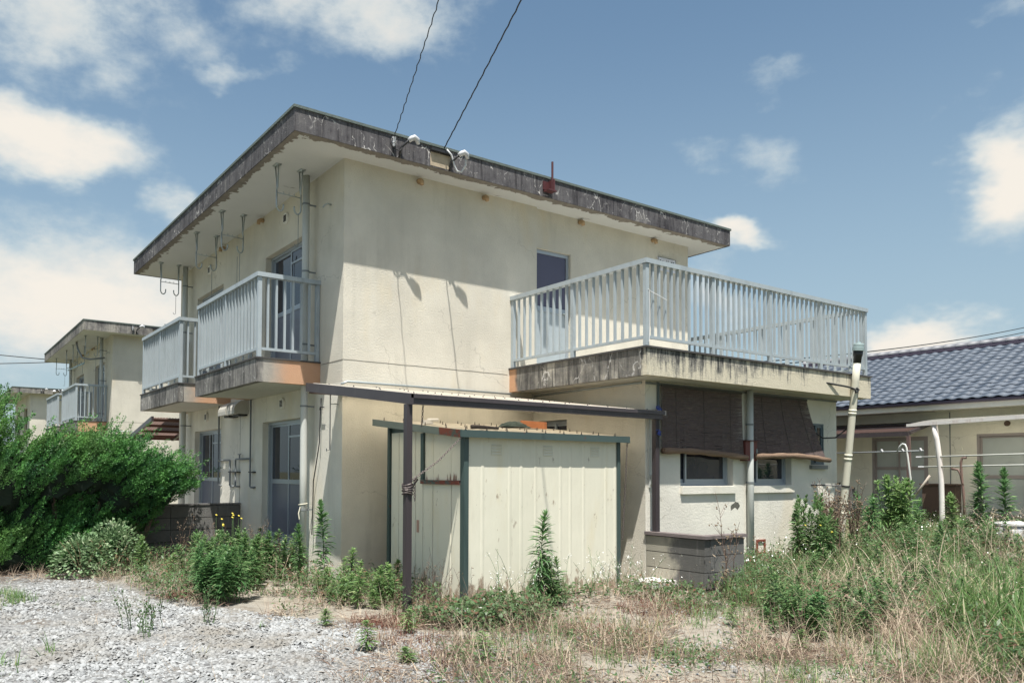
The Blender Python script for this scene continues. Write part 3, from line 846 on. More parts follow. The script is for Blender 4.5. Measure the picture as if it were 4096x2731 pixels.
tv = obj('vent_frame', MB().box(5.76, 5.98, WY - .02, WY - .001, .28, .31).box(5.76, 5.98, WY - .02, WY - .001, .47, .50).box(5.76, 5.79, WY - .02, WY - .001, .31, .47).box(5.95, 5.98, WY - .02, WY - .001, .31, .47), plain('terracotta_vent', (.2, .06, .04), .7), H); tv['nocopy'] = 1
b = obj('gutter_strip', MB().box(3.56, 3.585, WY - .03, WY - .001, .1, TZ0 - .005), plain('dark_teal_strip', (.09, .115, .125), .5), H); b['nocopy'] = 1
b = obj('switch_box', MB().box(3.41, 3.47, WY - .06, WY - .001, 1.34, 1.47).box(3.395, 3.41, WY - .02, WY - .001, 1.30, 2.25), PVC, H); b['nocopy'] = 1
b = obj('conduit', MB().tube([(WX0 - .02, -.05, 2.69), (WX0 - .02, WY + .05, 2.705)], .014, 8), GALV, H, True); b['nocopy'] = 1
b = obj('conduit', MB().box(WX0, WX1, WY - .02, WY - .001, TZ0 - .045, TZ0 - .015), PVCD, H); b['nocopy'] = 1
T = obj('terrace', MB().box(TX0 + .09, TX1 - .09, TY + .09, .0, TZ0 + .006, TZ0 + .2).box(7.19, TX1 - .09, .0, 5.0, TZ0 + .006, TZ0 + .2), SOFFIT2, H)
T['nocopy'] = 1
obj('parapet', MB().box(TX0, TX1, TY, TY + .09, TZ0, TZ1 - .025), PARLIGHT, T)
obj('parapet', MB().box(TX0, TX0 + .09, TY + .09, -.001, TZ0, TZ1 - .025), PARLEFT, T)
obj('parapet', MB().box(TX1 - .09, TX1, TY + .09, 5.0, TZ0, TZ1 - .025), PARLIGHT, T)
obj('coping', MB().box(TX0 - .02, TX1 + .02, TY - .02, TY + .11, TZ1 - .024, TZ1).box(TX0 - .02, TX0 + .11, TY + .11, -.001, TZ1 - .024, TZ1).box(TX1 - .11, TX1 + .02, TY + .11, 5.0, TZ1 - .024, TZ1), CAPD, T)
ZR = 4.215
railing(T, (TX0 + .05, TY + .05, 0), (TX1 - .08, TY + .05, 0), TZ1, ZR, 4, 10)
railing(T, (TX0 + .05, TY + .05, 0), (TX0 + .05, -.035, 0), TZ1, ZR, 2, 9, (False, True))
railing(T, (TX1 - .08, TY + .05, 0), (TX1 - .08, 1.45, 0), TZ1, ZR - .0, 3, 10, (False, True))
obj('binding_wire', MB().tube([(TX0 + .06, TY + .02, 3.82), (TX0 + .10, TY + .01, 3.79), (TX0 + .2, TY - .005, 3.76), (TX0 + .38, TY - .01, 3.71)], .006, 5).tube([(TX0 + .07, TY + .015, 3.8), (TX0 + .075, TY + .01, 3.5), (TX0 + .07, TY + .01, 3.3), (TX0 + .06, TY + .01, 3.15)], .005, 5), plain('white_wire', (.6, .6, .6), .5), T)

# ------------------------------------------------------------------ lean-to roof in front of the facade
LT = thing('lean_to_canopy', 'dark brown aluminium lean-to canopy over the storage shed', 'canopy', (1.5, -1.3, 0))
LX0, LX1, LY0, LY1 = -.46, 3.49, -2.48, -.01
def lz(y): return 2.63 + (2.30 - 2.63) * (y - LY1) / (LY0 - LY1)
m = MB()                       # corrugated sheet
nw = 110
xs = np.linspace(LX0 + .02, LX1 - .01, nw * 2 + 1)
for i in range(nw * 2):
    z0_, z1_ = (.009 if i % 2 else 0), (.009 if (i + 1) % 2 else 0)
    m.quad((xs[i], LY0 + .01, lz(LY0) + .012 + z0_), (xs[i + 1], LY0 + .01, lz(LY0) + .012 + z1_), (xs[i + 1], LY1, lz(LY1) + .012 + z1_), (xs[i], LY1, lz(LY1) + .012 + z0_))
sheet = obj('roof_sheet', m, SHEET, LT)
m = MB()
for y in (-2.40, -1.7, -1.0, -.3):
    for x in np.arange(LX0 + .1, LX1 - .05, .36):
        xx = x + random.uniform(-.02, .02)
        m.tube([(xx, y, lz(y) + .015), (xx, y, lz(y) + .026)], .009, 6).tube([(xx, y, lz(y) + .026), (xx, y, lz(y) + .034)], .004, 5)
o = obj('roof_fixings', m, BROWN, sheet); o['kind'] = 'stuff'
def gutter(y0, y1, z0, z1, x0, x1):
    return MB().box(x0, x1, y0, y1, z0, z1)
obj('front_gutter', MB().box(LX0, LX1 - .04, LY0 - .012, LY0 + .06, 2.205, 2.265).box(LX0, LX1, LY0 - .03, LY0 + .05, 2.266, 2.312).box(LX0, LX1 - .02, LY0 - .018, LY0 - .012, 2.238, 2.246), BROWN, LT)
obj('gutter_end', MB().box(LX1 + .001, LX1 + .008, LY0 - .035, LY0 + .055, 2.255, 2.318), WHITEM, LT)
def rafter(x0, x1, y0, y1, dz0, dz1):
    return [(x0, y0, lz(y0) + dz0), (x1, y0, lz(y0) + dz0), (x1, y1, lz(y1) + dz0), (x0, y1, lz(y1) + dz0)], [(x0, y0, lz(y0) + dz1), (x1, y0, lz(y0) + dz1), (x1, y1, lz(y1) + dz1), (x0, y1, lz(y1) + dz1)]
obj('side_beam', MB().hexa(*rafter(LX0 - .012, LX0 + .03, LY0 - .03, LY1 + .14, -.10, .014)), BROWN, LT)
obj('side_beam', MB().hexa(*rafter(LX1 - .05, LX1 - .01, LY0 + .061, LY1, -.09, .005)), BROWN, LT)
m = MB()
for x in (.5, 1.45, 2.4): m.hexa(*rafter(x, x + .035, LY0 + .061, LY1, -.07, .004))
obj('rafter', MB().hexa(*rafter(.5, .535, LY0 + .061, LY1, -.07, .004)), BROWN, LT)
obj('rafter', MB().hexa(*rafter(1.45, 1.485, LY0 + .061, LY1, -.07, .004)), BROWN, LT)
obj('rafter', MB().hexa(*rafter(2.4, 2.435, LY0 + .061, LY1, -.07, .004)), BROWN, LT)
obj('wall_rail', MB().box(LX0 + .031, LX1 - .051, -.05, -.012, 2.52, 2.575), BROWN2, LT)
obj('wall_rail', MB().box(LX0 + .031, -.001, -.009, .12, 2.52, 2.56), BROWN2, LT)
def ribbed_post(x, y, z0, z1, mm=BROWN, w_=.034):
    m = MB().box(x - w_, x + w_, y - w_, y + w_, z0, z1)
    for d in (-.024, -.006, .012, .026): m.box(x + d - .003, x + d + .003, y - w_ - .004, y - w_, z0, z1)
    return obj('post', m, mm, LT)
ribbed_post(-.455, -2.44, -.05, 2.204)
ribbed_post(3.40, -2.42, .0, 2.204)

# ------------------------------------------------------------------ storage shed
SH = thing('storage_shed', 'cream steel storage shed with dark green trim and rusted side hatch', 'shed', (1.6, -1.5, 0))
SX0, SX1, SY0, SY1 = .37, 2.80, -2.31, -.64
def sz(y): return 1.955 + .11 * (y + 2.40)
# front wall panels: shallow trapezoid folds
edges = [.411, .642, 1.04, 1.209, 1.434, 1.831, 1.995, 2.218, 2.608, 2.774]
for i in range(len(edges) - 1):
    a, b_ = edges[i], edges[i + 1]
    d = .0 if i % 2 else .0015
    m = MB()
    xs_ = [a - .001, b_ - .052, b_ - .036, b_ - .016, b_ + .0005]
    ys_ = [SY0 - d, SY0 - d, SY0 - d - .004, SY0 - d - .004, SY0 - d - .0005]
    for k in range(4):
        m.quad((xs_[k], ys_[k], .02), (xs_[k + 1], ys_[k + 1], .02), (xs_[k + 1], ys_[k + 1], 1.93), (xs_[k], ys_[k], 1.93))
    m.box(a + .002, b_ - .002, SY0 + .006, SY0 + .012, .02, 1.93)
    pn = obj('wall_panel', m, SHED, SH)
    if i in (1, 4, 7):
        xc = (.815, 1.6, 2.385)[(1, 4, 7).index(i)]
        lv = MB()
        for k in range(4):
            z = 1.70 + k * .032
            lv.hexa([(xc - .075, SY0 - d - .012, z), (xc + .075, SY0 - d - .012, z), (xc + .075, SY0 - d - .001, z), (xc - .075, SY0 - d - .001, z)], [(xc - .075, SY0 - d - .003, z + .018), (xc + .075, SY0 - d - .003, z + .018), (xc + .075, SY0 - d - .001, z + .018), (xc - .075, SY0 - d - .001, z + .018)])
        obj('louvre', lv, SHED, pn)
# side wall panels
eds = [-.683, -.875, -1.273, -1.445]
def sidep(y0, y1, z0, z1, mm):
    m = MB(); x = SX0
    ya, yb = y0 - .004, y1 + .004
    yy = [ya, yb + .03, yb + .022, yb + .006, yb]
    xx = [x, x, x - .006, x - .006, x]
    for k in range(4):
        m.quad((xx[k], yy[k], z0), (xx[k + 1], yy[k + 1], z0), (xx[k + 1], yy[k + 1], z1), (xx[k], yy[k], z1))
    m.box(x + .004, x + .01, yb, ya, z0, z1)
    return obj('wall_panel', m, mm, SH)
for i in range(3): sidep(eds[i], eds[i + 1], .02, 1.99, SHED)
for y0, y1 in ((-1.445, -1.665), (-1.665, -2.05), (-2.05, -2.245)): sidep(y0, y1, .02, 1.36, SHED)
ht = obj('hatch', MB().box(SX0 - .03, SX0 - .004, -1.49, -1.43, 1.40, 1.96), GREEN, SH)
obj('hatch_sill', MB().box(SX0 - .034, SX0 - .004, -2.255, -1.43, 1.352, 1.398), GREENRUST, ht)
for y0, y1 in ((-1.495, -1.68), (-1.68, -2.05), (-2.05, -2.243)):
    obj('hatch_panel', MB().box(SX0 - .004, SX0 + .008, y1 + .004, y0 - .001, 1.40, 1.985), SHEDRUST, ht)
obj('label_sticker', MB().box(SX0 - .0065, SX0 - .0035, -1.36, -1.31, .76, .91), plain('faded_sticker', (.42, .26, .2), .7), SH)
for x, y in ((SX0 + .01, SY0 + .0), (SX0, SY1), (SX1, SY0), (SX1, SY1)):
    z = sz(y) - .05
    m = MB()
    if (x, y) == (SX0 + .01, SY0): m.box(SX0 - .02, SX0 + .042, SY0 - .02, SY0 + .06, 0, z)
    else: m.box(x - .025, x + .025, y - .025, y + .025, 0, z)
    obj('corner_post', m, GREEN, SH)
obj('wall_panel', MB().box(SX1 - .012, SX1, SY0 + .026, SY1 - .026, .02, 1.95).box(SX0 + .03, SX1 - .03, SY1 - .006, SY1, .02, 2.1), SHED, SH)
RXA, RXB, RYA, RYB = .24, 2.92, -2.40, -.40
m = MB()
nr = 60
for i in range(nr):
    x0, x1 = RXA + .01 + (RXB - RXA - .02) * i / nr, RXA + .01 + (RXB - RXA - .02) * (i + 1) / nr
    a, b_ = (.012 if i % 4 == 0 else 0), (.012 if (i + 1) % 4 == 0 else 0)
    m.quad((x0, RYA, sz(RYA) - .004 + a), (x1, RYA, sz(RYA) - .004 + b_), (x1, RYB, sz(RYB) - .004 + b_), (x0, RYB, sz(RYB) - .004 + a))
SR = obj('roof', m, SHEDROOF, SH)
def shr(x0, x1, y0, y1, a, b_):
    return [(x0, y0, sz(y0) + a), (x1, y0, sz(y0) + a), (x1, y1, sz(y1) + a), (x0, y1, sz(y1) + a)], [(x0, y0, sz(y0) + b_), (x1, y0, sz(y0) + b_), (x1, y1, sz(y1) + b_), (x0, y1, sz(y1) + b_)]
obj('roof_fascia', MB().box(RXA, RXB, RYA - .015, RYA, 1.882, 1.962), GREEN, SR)
obj('roof_fascia', MB().hexa(*shr(RXA - .001, RXA + .012, RYA + .42, RYB, -.078, .008)), plain('grey_green_steel', (.12, .15, .14), .5, 0, .15, 5.0), SR)
obj('roof_fascia', MB().hexa(*shr(RXA - .001, RXA + .012, RYA + .001, RYA + .419, -.078, .008)), GREENRUST, SR)
obj('roof_fascia', MB().hexa(*shr(RXB - .012, RXB, RYA + .001, RYB, -.078, .008)), GREEN, SR)
obj('gable_panel', MB().hexa(*shr(SX0 + .012, SX0 + .02, SY0 + .03, SY1, -.19, -.02)), GREEN, SR)
m = MB()
for y in (-2.34, -1.95, -1.5, -1.0, -.5):
    for x in np.arange(RXA + .12, RXB, .295):
        z = sz(y)
        m.tube([(x, y, z + .005), (x, y, z + .012)], .012, 6).tube([(x, y, z + .012), (x, y, z + .04)], .005, 5)
o = obj('roof_bolts', m, CHAINM, SR); o['kind'] = 'stuff'
# things lying on the shed roof
m = MB(); c = Vector((1.98, -1.2, sz(-1.2) + .01)); nn, mm_ = 18, 7
for jx in range(mm_):
    for i in range(nn):
        q = 2 * math.pi * i / nn; k = jx / (mm_ - 1)
        rr = 1 - .85 * k + random.uniform(-.07, .07)
        m.v.append((c.x + .27 * rr * math.cos(q), c.y + .14 * rr * math.sin(q), c.z + .075 * math.sin(k * math.pi / 2) + random.uniform(0, .012)))
for jx in range(mm_ - 1):
    for i in range(nn):
        m.f.append((jx * nn + i, jx * nn + (i + 1) % nn, (jx + 1) * nn + (i + 1) % nn, (jx + 1) * nn + i))
m.f.append(tuple((mm_ - 1) * nn + i for i in range(nn)))
tag(obj('netting_bundle', m, NETM, None, False, (1.98, -1.2, 2.08)), 'crumpled dark green netting heap lying on the shed roof', 'netting')
m = MB().hexa([(2.24, -1.02, sz(-1.02) + .015), (2.40, -1.34, sz(-1.34) + .015), (2.48, -1.30, sz(-1.3) + .015), (2.32, -.98, sz(-.98) + .015)], [(2.24, -1.02, sz(-1.02) + .11), (2.40, -1.34, sz(-1.34) + .11), (2.48, -1.30, sz(-1.3) + .11), (2.32, -.98, sz(-.98) + .11)])
tag(obj('brick', m, BRICKM, None, False, (2.36, -1.15, 2.09)), 'single orange brick lying on the shed roof beside dark netting', 'brick')
tag(obj('stick', MB().tube([(.64, -2.05, sz(-2.05) + .03), (.72, -2.08, sz(-2.08) + .035), (.98, -2.14, sz(-2.14) + .03)], [.026, .024, .016], 7), plain('weathered_wood', (.07, .06, .06), .9, 0, .4, 20.0), None, False, (.8, -2.1, 2.0)), 'short weathered grey stick lying near the shed roof edge', 'stick')
m = MB().box(.46, .56, -1.37, -1.29, sz(-1.33) + .012, sz(-1.33) + .06)
m.tube([(.5, -1.33, 2.13), (.62, -1.4, 2.14)], [.03, .02], 6)
tag(obj('stone', m, SLABW, None, False, (.5, -1.33, 2.08)), 'small pale stone lump on the left half of shed roof', 'stone')
# chains
def chain(pts, label, link=.034, name='chain'):
    m = MB(); P = [Vector(p) for p in pts]
    seg = []
    for a, b_ in zip(P[:-1], P[1:]):
        n = max(1, int((b_ - a).length / (link * .78)))
        for k in range(n): seg.append((a.lerp(b_, k / n), (b_ - a).normalized(), len(seg)))
    for p, d, k in seg:
        s = d.cross(Vector((0, 0, 1)) if abs(d.z) < .9 else Vector((0, 1, 0))).normalized()
        if k % 2: s = d.cross(s).normalized()
        ring = [p + d * link * .5 * math.cos(q) + s * link * .27 * math.sin(q) for q in np.linspace(0, 2 * math.pi, 9)]
        m.tube(ring, .0042, 4, False)
    return tag(obj(name, m, CHAINM, None, False, tuple(P[-1])), label, 'chain')
chain([(.245, -2.40, 1.87), (-.05, -2.42, 1.62), (-.415, -2.43, 1.395)], 'rusty chain slanting from shed roof corner to the brown post')
chain([(-.40, -2.485, 1.40), (-.395, -2.488, 1.18)], 'short loose chain end hanging down the brown post')
chain([(-.27, -2.44, 2.20), (-.28, -2.44, 2.02), (-.285, -2.43, 1.96)], 'chain hanging from the canopy gutter beside the left post')
chain([(2.885, -2.395, 1.87), (2.86, -2.39, 1.4), (2.82, -2.37, .62)], 'thin rusty rain chain hanging from right end of shed roof', .03, 'rain_chain')
m = MB()
for k in range(5):
    z = 1.27 + k * .024 + random.uniform(-.006, .006)
    m.tube([(-.455 + .058 * math.cos(q) * 1.0, -2.44 + .058 * math.sin(q), z + .01 * math.sin(q * 2 + k)) for q in np.linspace(0, 2 * math.pi, 13)], .007, 5, False)
m.tube([(-.42, -2.50, 1.40), (-.40, -2.52, 1.43), (-.37, -2.50, 1.42), (-.41, -2.49, 1.36)], .010, 5)
tag(obj('wire_wrapping', m, CHAINM, None, False, (-.455, -2.44, 1.25)), 'dark wire wound tightly round the left brown canopy post', 'wire')

# ------------------------------------------------------------------ concrete block walls
def blockwall(root, along, fixed, a_from, a_to, z0, courses, bl, mm, th=.12, hb=.19, offs=0.0, face=-1):
    # one object per block
    h = hb
    sgn = 1 if a_to > a_from else -1
    L = abs(a_to - a_from)
    for c in range(courses):
        a = -(bl / 2 if (c % 2 and offs) else 0)
        while a < L - .01:
            s0, s1 = max(a, 0), min(a + bl, L)
            a += bl
            if s1 - s0 < .03: continue
            p0, p1 = a_from + sgn * (s0 + .004), a_from + sgn * (s1 - .004)
            lo, hi = min(p0, p1), max(p0, p1)
            zz0, zz1 = z0 + c * (h + .01), z0 + c * (h + .01) + h
            j = random.uniform(-.002, .002)
            if along == 'x': mb = MB().box(lo, hi, fixed + j, fixed + th + j, zz0, zz1)
            else: mb = MB().box(fixed + j, fixed + th + j, lo, hi, zz0, zz1)
            obj('block', mb, mm, root)
BW = thing('block_wall', 'low grey concrete block wall joining the house beside the juniper', 'wall', (-1, 4, 0))
blockwall(BW, 'x', 3.92, -.002, -2.4, -.09, 5, .395, BLOCK, .12, .19, .0)
obj('coping', MB().box(-2.4, -.002, 3.905, 4.055, .911, .935), plain('wall_coping', (.13, .125, .12), .9, 0, .2, 5.0, .3), BW)
obj('mortar', MB().box(-2.4, -.004, 3.932, 4.03, -.09, .905), MORTAR, BW)
PB = thing('block_enclosure', 'dark stained concrete block enclosure with flat coping before the windows', 'wall', (3.7, -2.8, 0))
blockwall(PB, 'y', 3.335, -2.305, -3.245, .065, 3, .94, BLOCKL, .10, .195)
blockwall(PB, 'x', -3.245, 3.438, 4.12, .065, 3, .68, BLOCK, .10, .195)
obj('mortar', MB().box(3.345, 3.43, -3.235, -2.305, .0, .675).box(3.43, 4.11, -3.235, -3.16, .0, .675), MORTAR, PB)
obj('coping', MB().box(3.305, 3.47, -3.275, -2.303, .682, .722).box(3.47, 4.15, -3.275, -3.12, .682, .722), plain('brown_coping', (.15, .125, .12), .85, 0, .25, 7.0, .4), PB)

# ------------------------------------------------------------------ reed blinds
def blind(name, label, x0, x1, ztop, yb, rl, topcut, swing):
    R = thing(name, label, 'blind', ((x0 + x1) / 2, yb, 1.7))
    m = MB(); nu, nv = 26, 26
    def bot(u): return np.interp(u, *rl)
    def pt(u, v):
        zb = bot(u); xr = x1 + (topcut[1] - x1) * 1.0 if False else x1
        x = x0 + (np.interp(v, (0, .45, 1), (topcut[0], topcut[1], topcut[2])) - x0) * u
        z = ztop + (zb - ztop) * v
        y = yb - swing * (v ** 2) * (.3 + .7 * u) - .012 * math.sin(u * 7) * v
        return (x, y, z)
    for jv in range(nv + 1):
        for iu in range(nu + 1): m.v.append(pt(iu / nu, jv / nv))
    for jv in range(nv):
        for iu in range(nu):
            a = jv * (nu + 1) + iu
            m.f.append((a, a + 1, a + nu + 2, a + nu + 1))
    obj('reed_sheet', m, REED, R, True)
    pts = []; rad = []
    for k in range(15):
        u = k / 14
        p = pt(u, 1.0)
        pts.append((p[0] + (.06 * (u > .99)), p[1] - .012, p[2] - .005)); rad.append(.042 + .006 * math.sin(k * 1.7))
    obj('reed_roll', MB().tube(pts, rad, 12), ROLL, R, True)
    m = MB().box(x0, topcut[0], yb - .012, yb + .012, ztop - .005, ztop + .025)
    obj('top_rail', m, CAPD, R)
    cord = MB()
    for u in (.16, .5, .84):
        cord.tube([tuple(np.array(pt(u, v)) + np.array((0, -.006, 0))) for v in np.linspace(0, 1, 9)], .003, 4)
    obj('cord', cord, CAPD, R)
blind('reed_blind', 'brown reed blind hanging left of the grey downpipe, sagging roll at its foot', 3.60, 5.36, 2.665, WY - .055, ((0, .2, .4, .7, 1), (1.80, 1.805, 1.80, 1.775, 1.735)), (5.36, 5.36, 5.36), .02)
blind('reed_blind', 'brown reed blind hanging right of the downpipe with slanted sunlit end', 5.60, 7.45, 2.655, WY - .055, ((0, .25, .5, .75, 1), (1.755, 1.765, 1.775, 1.76, 1.715)), (7.05, 7.2, 7.34), .15)
for z, s, lb in ((2.36, 1, 'upper blue cord knotted at the corner of the left blind'), (2.03, -1, 'lower blue cord knotted round the brown canopy post')):
    x, y = (3.53, WY - .06) if s == 1 else (3.40, -2.47)
    m = MB()
    for k in range(6):
        pts = [(x + random.uniform(-.05, .06), y + random.uniform(-.02, .01), z + random.uniform(-.04, .04)) for _ in range(4)]
        m.tube(pts, .006, 5)
    tag(obj('knotted_cord', m, BLUEM, None, False, (x, y, z)), lb, 'cord')
tag(obj('power_cable', MB().tube([(7.14, WY - .03, 2.36), (7.22, WY - .06, 2.18), (7.42, WY - .1, 2.07), (7.62, WY - .2, 2.08), (7.74, WY - .35, 2.24), (7.70, -2.80, 2.55), (7.66, -2.85, 2.80), (7.62, -2.86, 2.86), (7.56, -2.86, 2.83), (7.58, -2.86, 2.78), (7.64, -2.86, 2.80), (7.68, -2.86, 2.84)], .012, 6), WIRE, None, True, (7.5, -2.5, 2.3)), 'black cable looping from the right blind to the leaning vent pipe', 'cable')

# ------------------------------------------------------------------ leaning vent pipe
VP = thing('vent_pipe', 'tall leaning pale vent pipe with ribbed cap at the terrace corner', 'pipe', (7.74, -2.5, .3))
pa, pb = Vector((7.745, -2.47, .18)), Vector((7.635, -2.86, 3.28))
pts = [pa.lerp(pb, k / 10) for k in range(11)]
obj('pipe', MB().tube(pts, .055, 16), plain('pale_pvc', (.60, .575, .47), .45, 0, .08, 2.5, 0, .4, .25, (.3, .28, .22)), VP, True)
dv = (pb - pa).normalized()
for k in (.22, .27, .50, .52, .735, .75):
    c = pa.lerp(pb, k); obj('collar', MB().tube([c - dv * .02, c + dv * .02], .060, 16), MATS['pale_pvc'], VP, True)
obj('cap_neck', MB().tube([pb - dv * .02, pb + dv * .08, pb + dv * .09, pb + dv * .17], [.058, .062, .07, .072], 16), BLACK, VP, True)
c = pb + dv * .17
cap = obj('vent_cap', MB().tube([c, c + dv * .05, c + dv * .052, c + dv * .10, c + dv * .115], [.088, .088, .078, .078, .072], 18), plain('pale_green_plastic', (.30, .38, .38), .5), VP, False)
obj('cap_fin', MB().tube([c + dv * .115, c + dv * .14], [.03, .025], 8), MATS['pale_green_plastic'], cap)
b0 = pa.lerp(pb, .86)
obj('support_arm', MB().tube([(6.93, -2.73, 2.905), (7.40, -2.83, 2.865), tuple(b0)], .015, 6).tube([b0 - dv * .012, b0 + dv * .012], .061, 14), BLACK, VP)
b1 = pa.lerp(pb, .36)
obj('strap', MB().tube([(7.24, WY - .012, 1.31), (7.5, -2.38, 1.31), tuple(b1)], .012, 6).tube([b1 - dv * .014, b1 + dv * .014], .062, 14), BLACK, VP)
m = MB(); rope = []
for k in range(9): rope.append((-.155 + .06 * math.cos(k * .9), .90 + .06 * math.sin(k * .9), 1.00 + .006 * k))
m.tube(rope, .008, 5).tube([(-.21, .87, .99), (-.24, .86, .90), (-.23, .85, .82)], .009, 5)
tag(obj('rope_tie', m, plain('pale_rope', (.55, .52, .42), .9), None, False, (-.155, .9, 1.0)), 'pale rope knotted round the downpipe by the house corner', 'rope')
tag(obj('hanging_cable', MB().tube([(-.03, .60, 2.52), (-.05, .585, 2.2), (-.05, .60, 1.9), (-.05, .70, 1.6), (-.05, .79, 1.35), (-.05, .80, 1.02), (-.06, .80, .6)], .008, 6).tube([(-.03, .64, 2.36), (-.06, .56, 2.39), (-.06, .44, 2.38)], .009, 6), WIRE, None, True, (-.05, .7, 1.0)), 'thin black cable hanging down the wall beside the lit downpipe', 'cable')

# slabs in the weeds
for (x, y, z, sx_, sy_, rz, lb) in ((-.02, -2.90, .03, .19, .13, .25, 'pale concrete slab lying in weeds at the foot of the shed corner post'), (3.12, -2.62, .06, .26, .20, .1, 'larger pale concrete slab lying in weeds right of the shed')):
    m = MB(); c_, s_ = math.cos(rz), math.sin(rz)
    q = [(x + c_ * a - s_ * b_, y + s_ * a + c_ * b_) for a, b_ in ((-sx_, -sy_), (sx_ * .9, -sy_ * 1.05), (sx_, sy_ * .95), (-sx_ * .95, sy_))]
    m.hexa([(a, b_, z) for a, b_ in q], [(a * .996 + x * .004, b_ * .996 + y * .004, z + .07) for a, b_ in q])
    tag(obj('concrete_slab', m, SLABW, None, False, (x, y, z)), lb, 'slab', 'loose concrete slabs')

# ------------------------------------------------------------------ awning behind the house
AW = thing('rear_awning', 'brown framed corrugated awning behind the far end of the house', 'awning', (.6, 8.9, 0))
def az_(y): return 2.62 - .16 * (y - 7.87)
AX0, AX1, AY0, AY1 = -.58, 2.2, 7.87, 10.0
def aq(x0, x1, y0, y1, a, b_):
    return [(x0, y0, az_(y0) + a), (x1, y0, az_(y0) + a), (x1, y1, az_(y1) + a), (x0, y1, az_(y1) + a)], [(x0, y0, az_(y0) + b_), (x1, y0, az_(y0) + b_), (x1, y1, az_(y1) + b_), (x0, y1, az_(y1) + b_)]
obj('rafter', MB().hexa(*aq(AX0, AX0 + .05, AY0, AY1, -.07, .03)), BROWN, AW)
obj('rafter', MB().hexa(*aq(.4, .45, AY0, AY1, -.07, .0)), BROWN, AW)
for y in (7.93, 8.5, 9.1, 9.65, 9.94): obj('purlin', MB().box(AX0 + .051, AX1, y, y + .05, az_(y) - .065, az_(y) - .01), BROWN2, AW)
m = MB(); xs = np.linspace(AX0 + .05, AX1, 91)
for i in range(90):
    a, b_ = (.012 if i % 2 else 0), (.012 if (i + 1) % 2 else 0)
    m.quad((xs[i], AY0, az_(AY0) + a), (xs[i + 1], AY0, az_(AY0) + b_), (xs[i + 1], AY1, az_(AY1) + b_), (xs[i], AY1, az_(AY1) + a))
obj('roof_sheet', m, TRSHEET, AW)
obj('post', MB().box(-.52, -.45, 9.86, 9.93, -.05, az_(9.9) - .07), BROWN, AW)
obj('brace', MB().tube([(-.48, 9.9, 1.55), (-.48, 9.3, 2.3)], .03, 6), BROWN, AW)

# ------------------------------------------------------------------ neighbouring copies of the house
N2 = copy_tree(H)
N2.location = (.28, 16.5, 0)
tag(N2, 'pale two-storey flat-roofed house standing behind the juniper shrubs', 'house')
ROOT[N2.name] = Vector((.28, 16.5, 0))
for o in N2.children_recursive:
    if o.name.startswith('fascia') or (o.data and o.data.name.startswith('fascia')):
        o.data = o.data.copy(); o.data.materials[0] = FASCIA2
obj('antenna', MB().tube([(3.2, 18.5, 6.04), (3.2, 18.5, 6.32)], .02, 6).tube([(2.3, 18.3, 6.55), (2.75, 18.4, 6.08)], .02, 6), PVCD, N2)
obj('laundry_pole', MB().tube([(-.35, 17.6, 4.9), (-.35, 20.8, 5.0)], .022, 8), plain('blue_grey_pole', (.25, .36, .40), .4), N2, True)
obj('sagging_cable', MB().tube([(-.4, 18.8, 5.72), (-.42, 18.4, 5.45), (-.35, 17.9, 5.1), (-.2, 17.5, 5.02), (.2, 17.3, 5.08)], .03, 6), PVCD, N2, True)
N3 = thing('apartment_house', 'far low-looking flat-roofed house at the left edge behind the shrubs', 'house', (.45, 39.5, 0))
for o in list(H.children):
    nm = o.name.split('.')[0]
    if nm in ('wall', 'roof') and not o.get('nocopy'):
        copy_tree(o, N3)
for o in N3.children_recursive:
    if o.data.name.startswith('fascia'):
        o.data = o.data.copy(); o.data.materials[0] = FASCIA2
obj('insulator', MB().tube([(1.6, 39.0, 5.86), (1.6, 39.0, 5.96)], [.1, .05], 8), WHITEP, N3)
obj('insulator', MB().tube([(2.2, 39.0, 5.72), (2.2, 39.0, 5.82)], [.1, .05], 8), WHITEP, N3)
obj('antenna', MB().tube([(3.6, 40, 6.0), (3.6, 40, 6.7)], .03, 5).tube([(2.9, 39.8, 6.75), (4.4, 40.2, 6.6)], .025, 5).tube([(3.5, 40, 6.95), (3.5, 40, 7.4)], .02, 5), PVCD, N3)

# ------------------------------------------------------------------ tiled bungalow on the right
BG = thing('tiled_bungalow', 'single-storey cream house with blue-grey tiled roof at right', 'house', (13, -2, .33))
bw = [(-1.49, -.32, .60, 2.30, .08), (-4.1, -2.41, .60, 2.31, .08)]
obj('wall', MB().wallp('x', 13.0, -10.0, 4.2, .2, 3.0, bw, 1).wallp('y', 4.2, 13, 18, .2, 3.0, [], -1), STUCCO2, BG)
bfr = plain('bungalow_window_frame', (.30, .27, .27), .5)
for i, wv in enumerate(bw):
    o = sliding(BG, 'window', 'x', 13.0, 1, *wv[:4], .0, 1.62 if i == 0 else 1.45, False, CURT, CURT, .05, False, bfr)
obj('wall_joint', MB().box(12.994, 12.999, -1.93, -1.91, .3, 2.78), PVCD, BG)
obj('round_vent', MB().disc((12.985, -2.95, 2.50), .055, (1, 0, 0), 14, .014), WOODB, BG)
obj('round_vent', MB().disc((12.985, -2.1, 2.03), .05, (1, 0, 0), 14, .014), STUCCO2, BG)
EX, EZ, RX, RZ = 12.35, 2.99, 15.5, 4.42
BY0, BY1 = -10.0, 2.75
sl_ = math.atan2(RZ - EZ, RX - EX)
obj('eave_board', MB().box(EX + .06, EX + .10, BY0, BY1, 2.80, 2.93), STUCCO2, BG)
obj('eave_soffit', MB().box(EX + .10, 13.0, BY0, BY1, 2.80, 2.82), STUCCO2, BG)
obj('eave_gutter', MB().tube([(EX + .02, BY0, 2.945), (EX + .02, BY1, 2.945)], .04, 8), TILEE, BG)
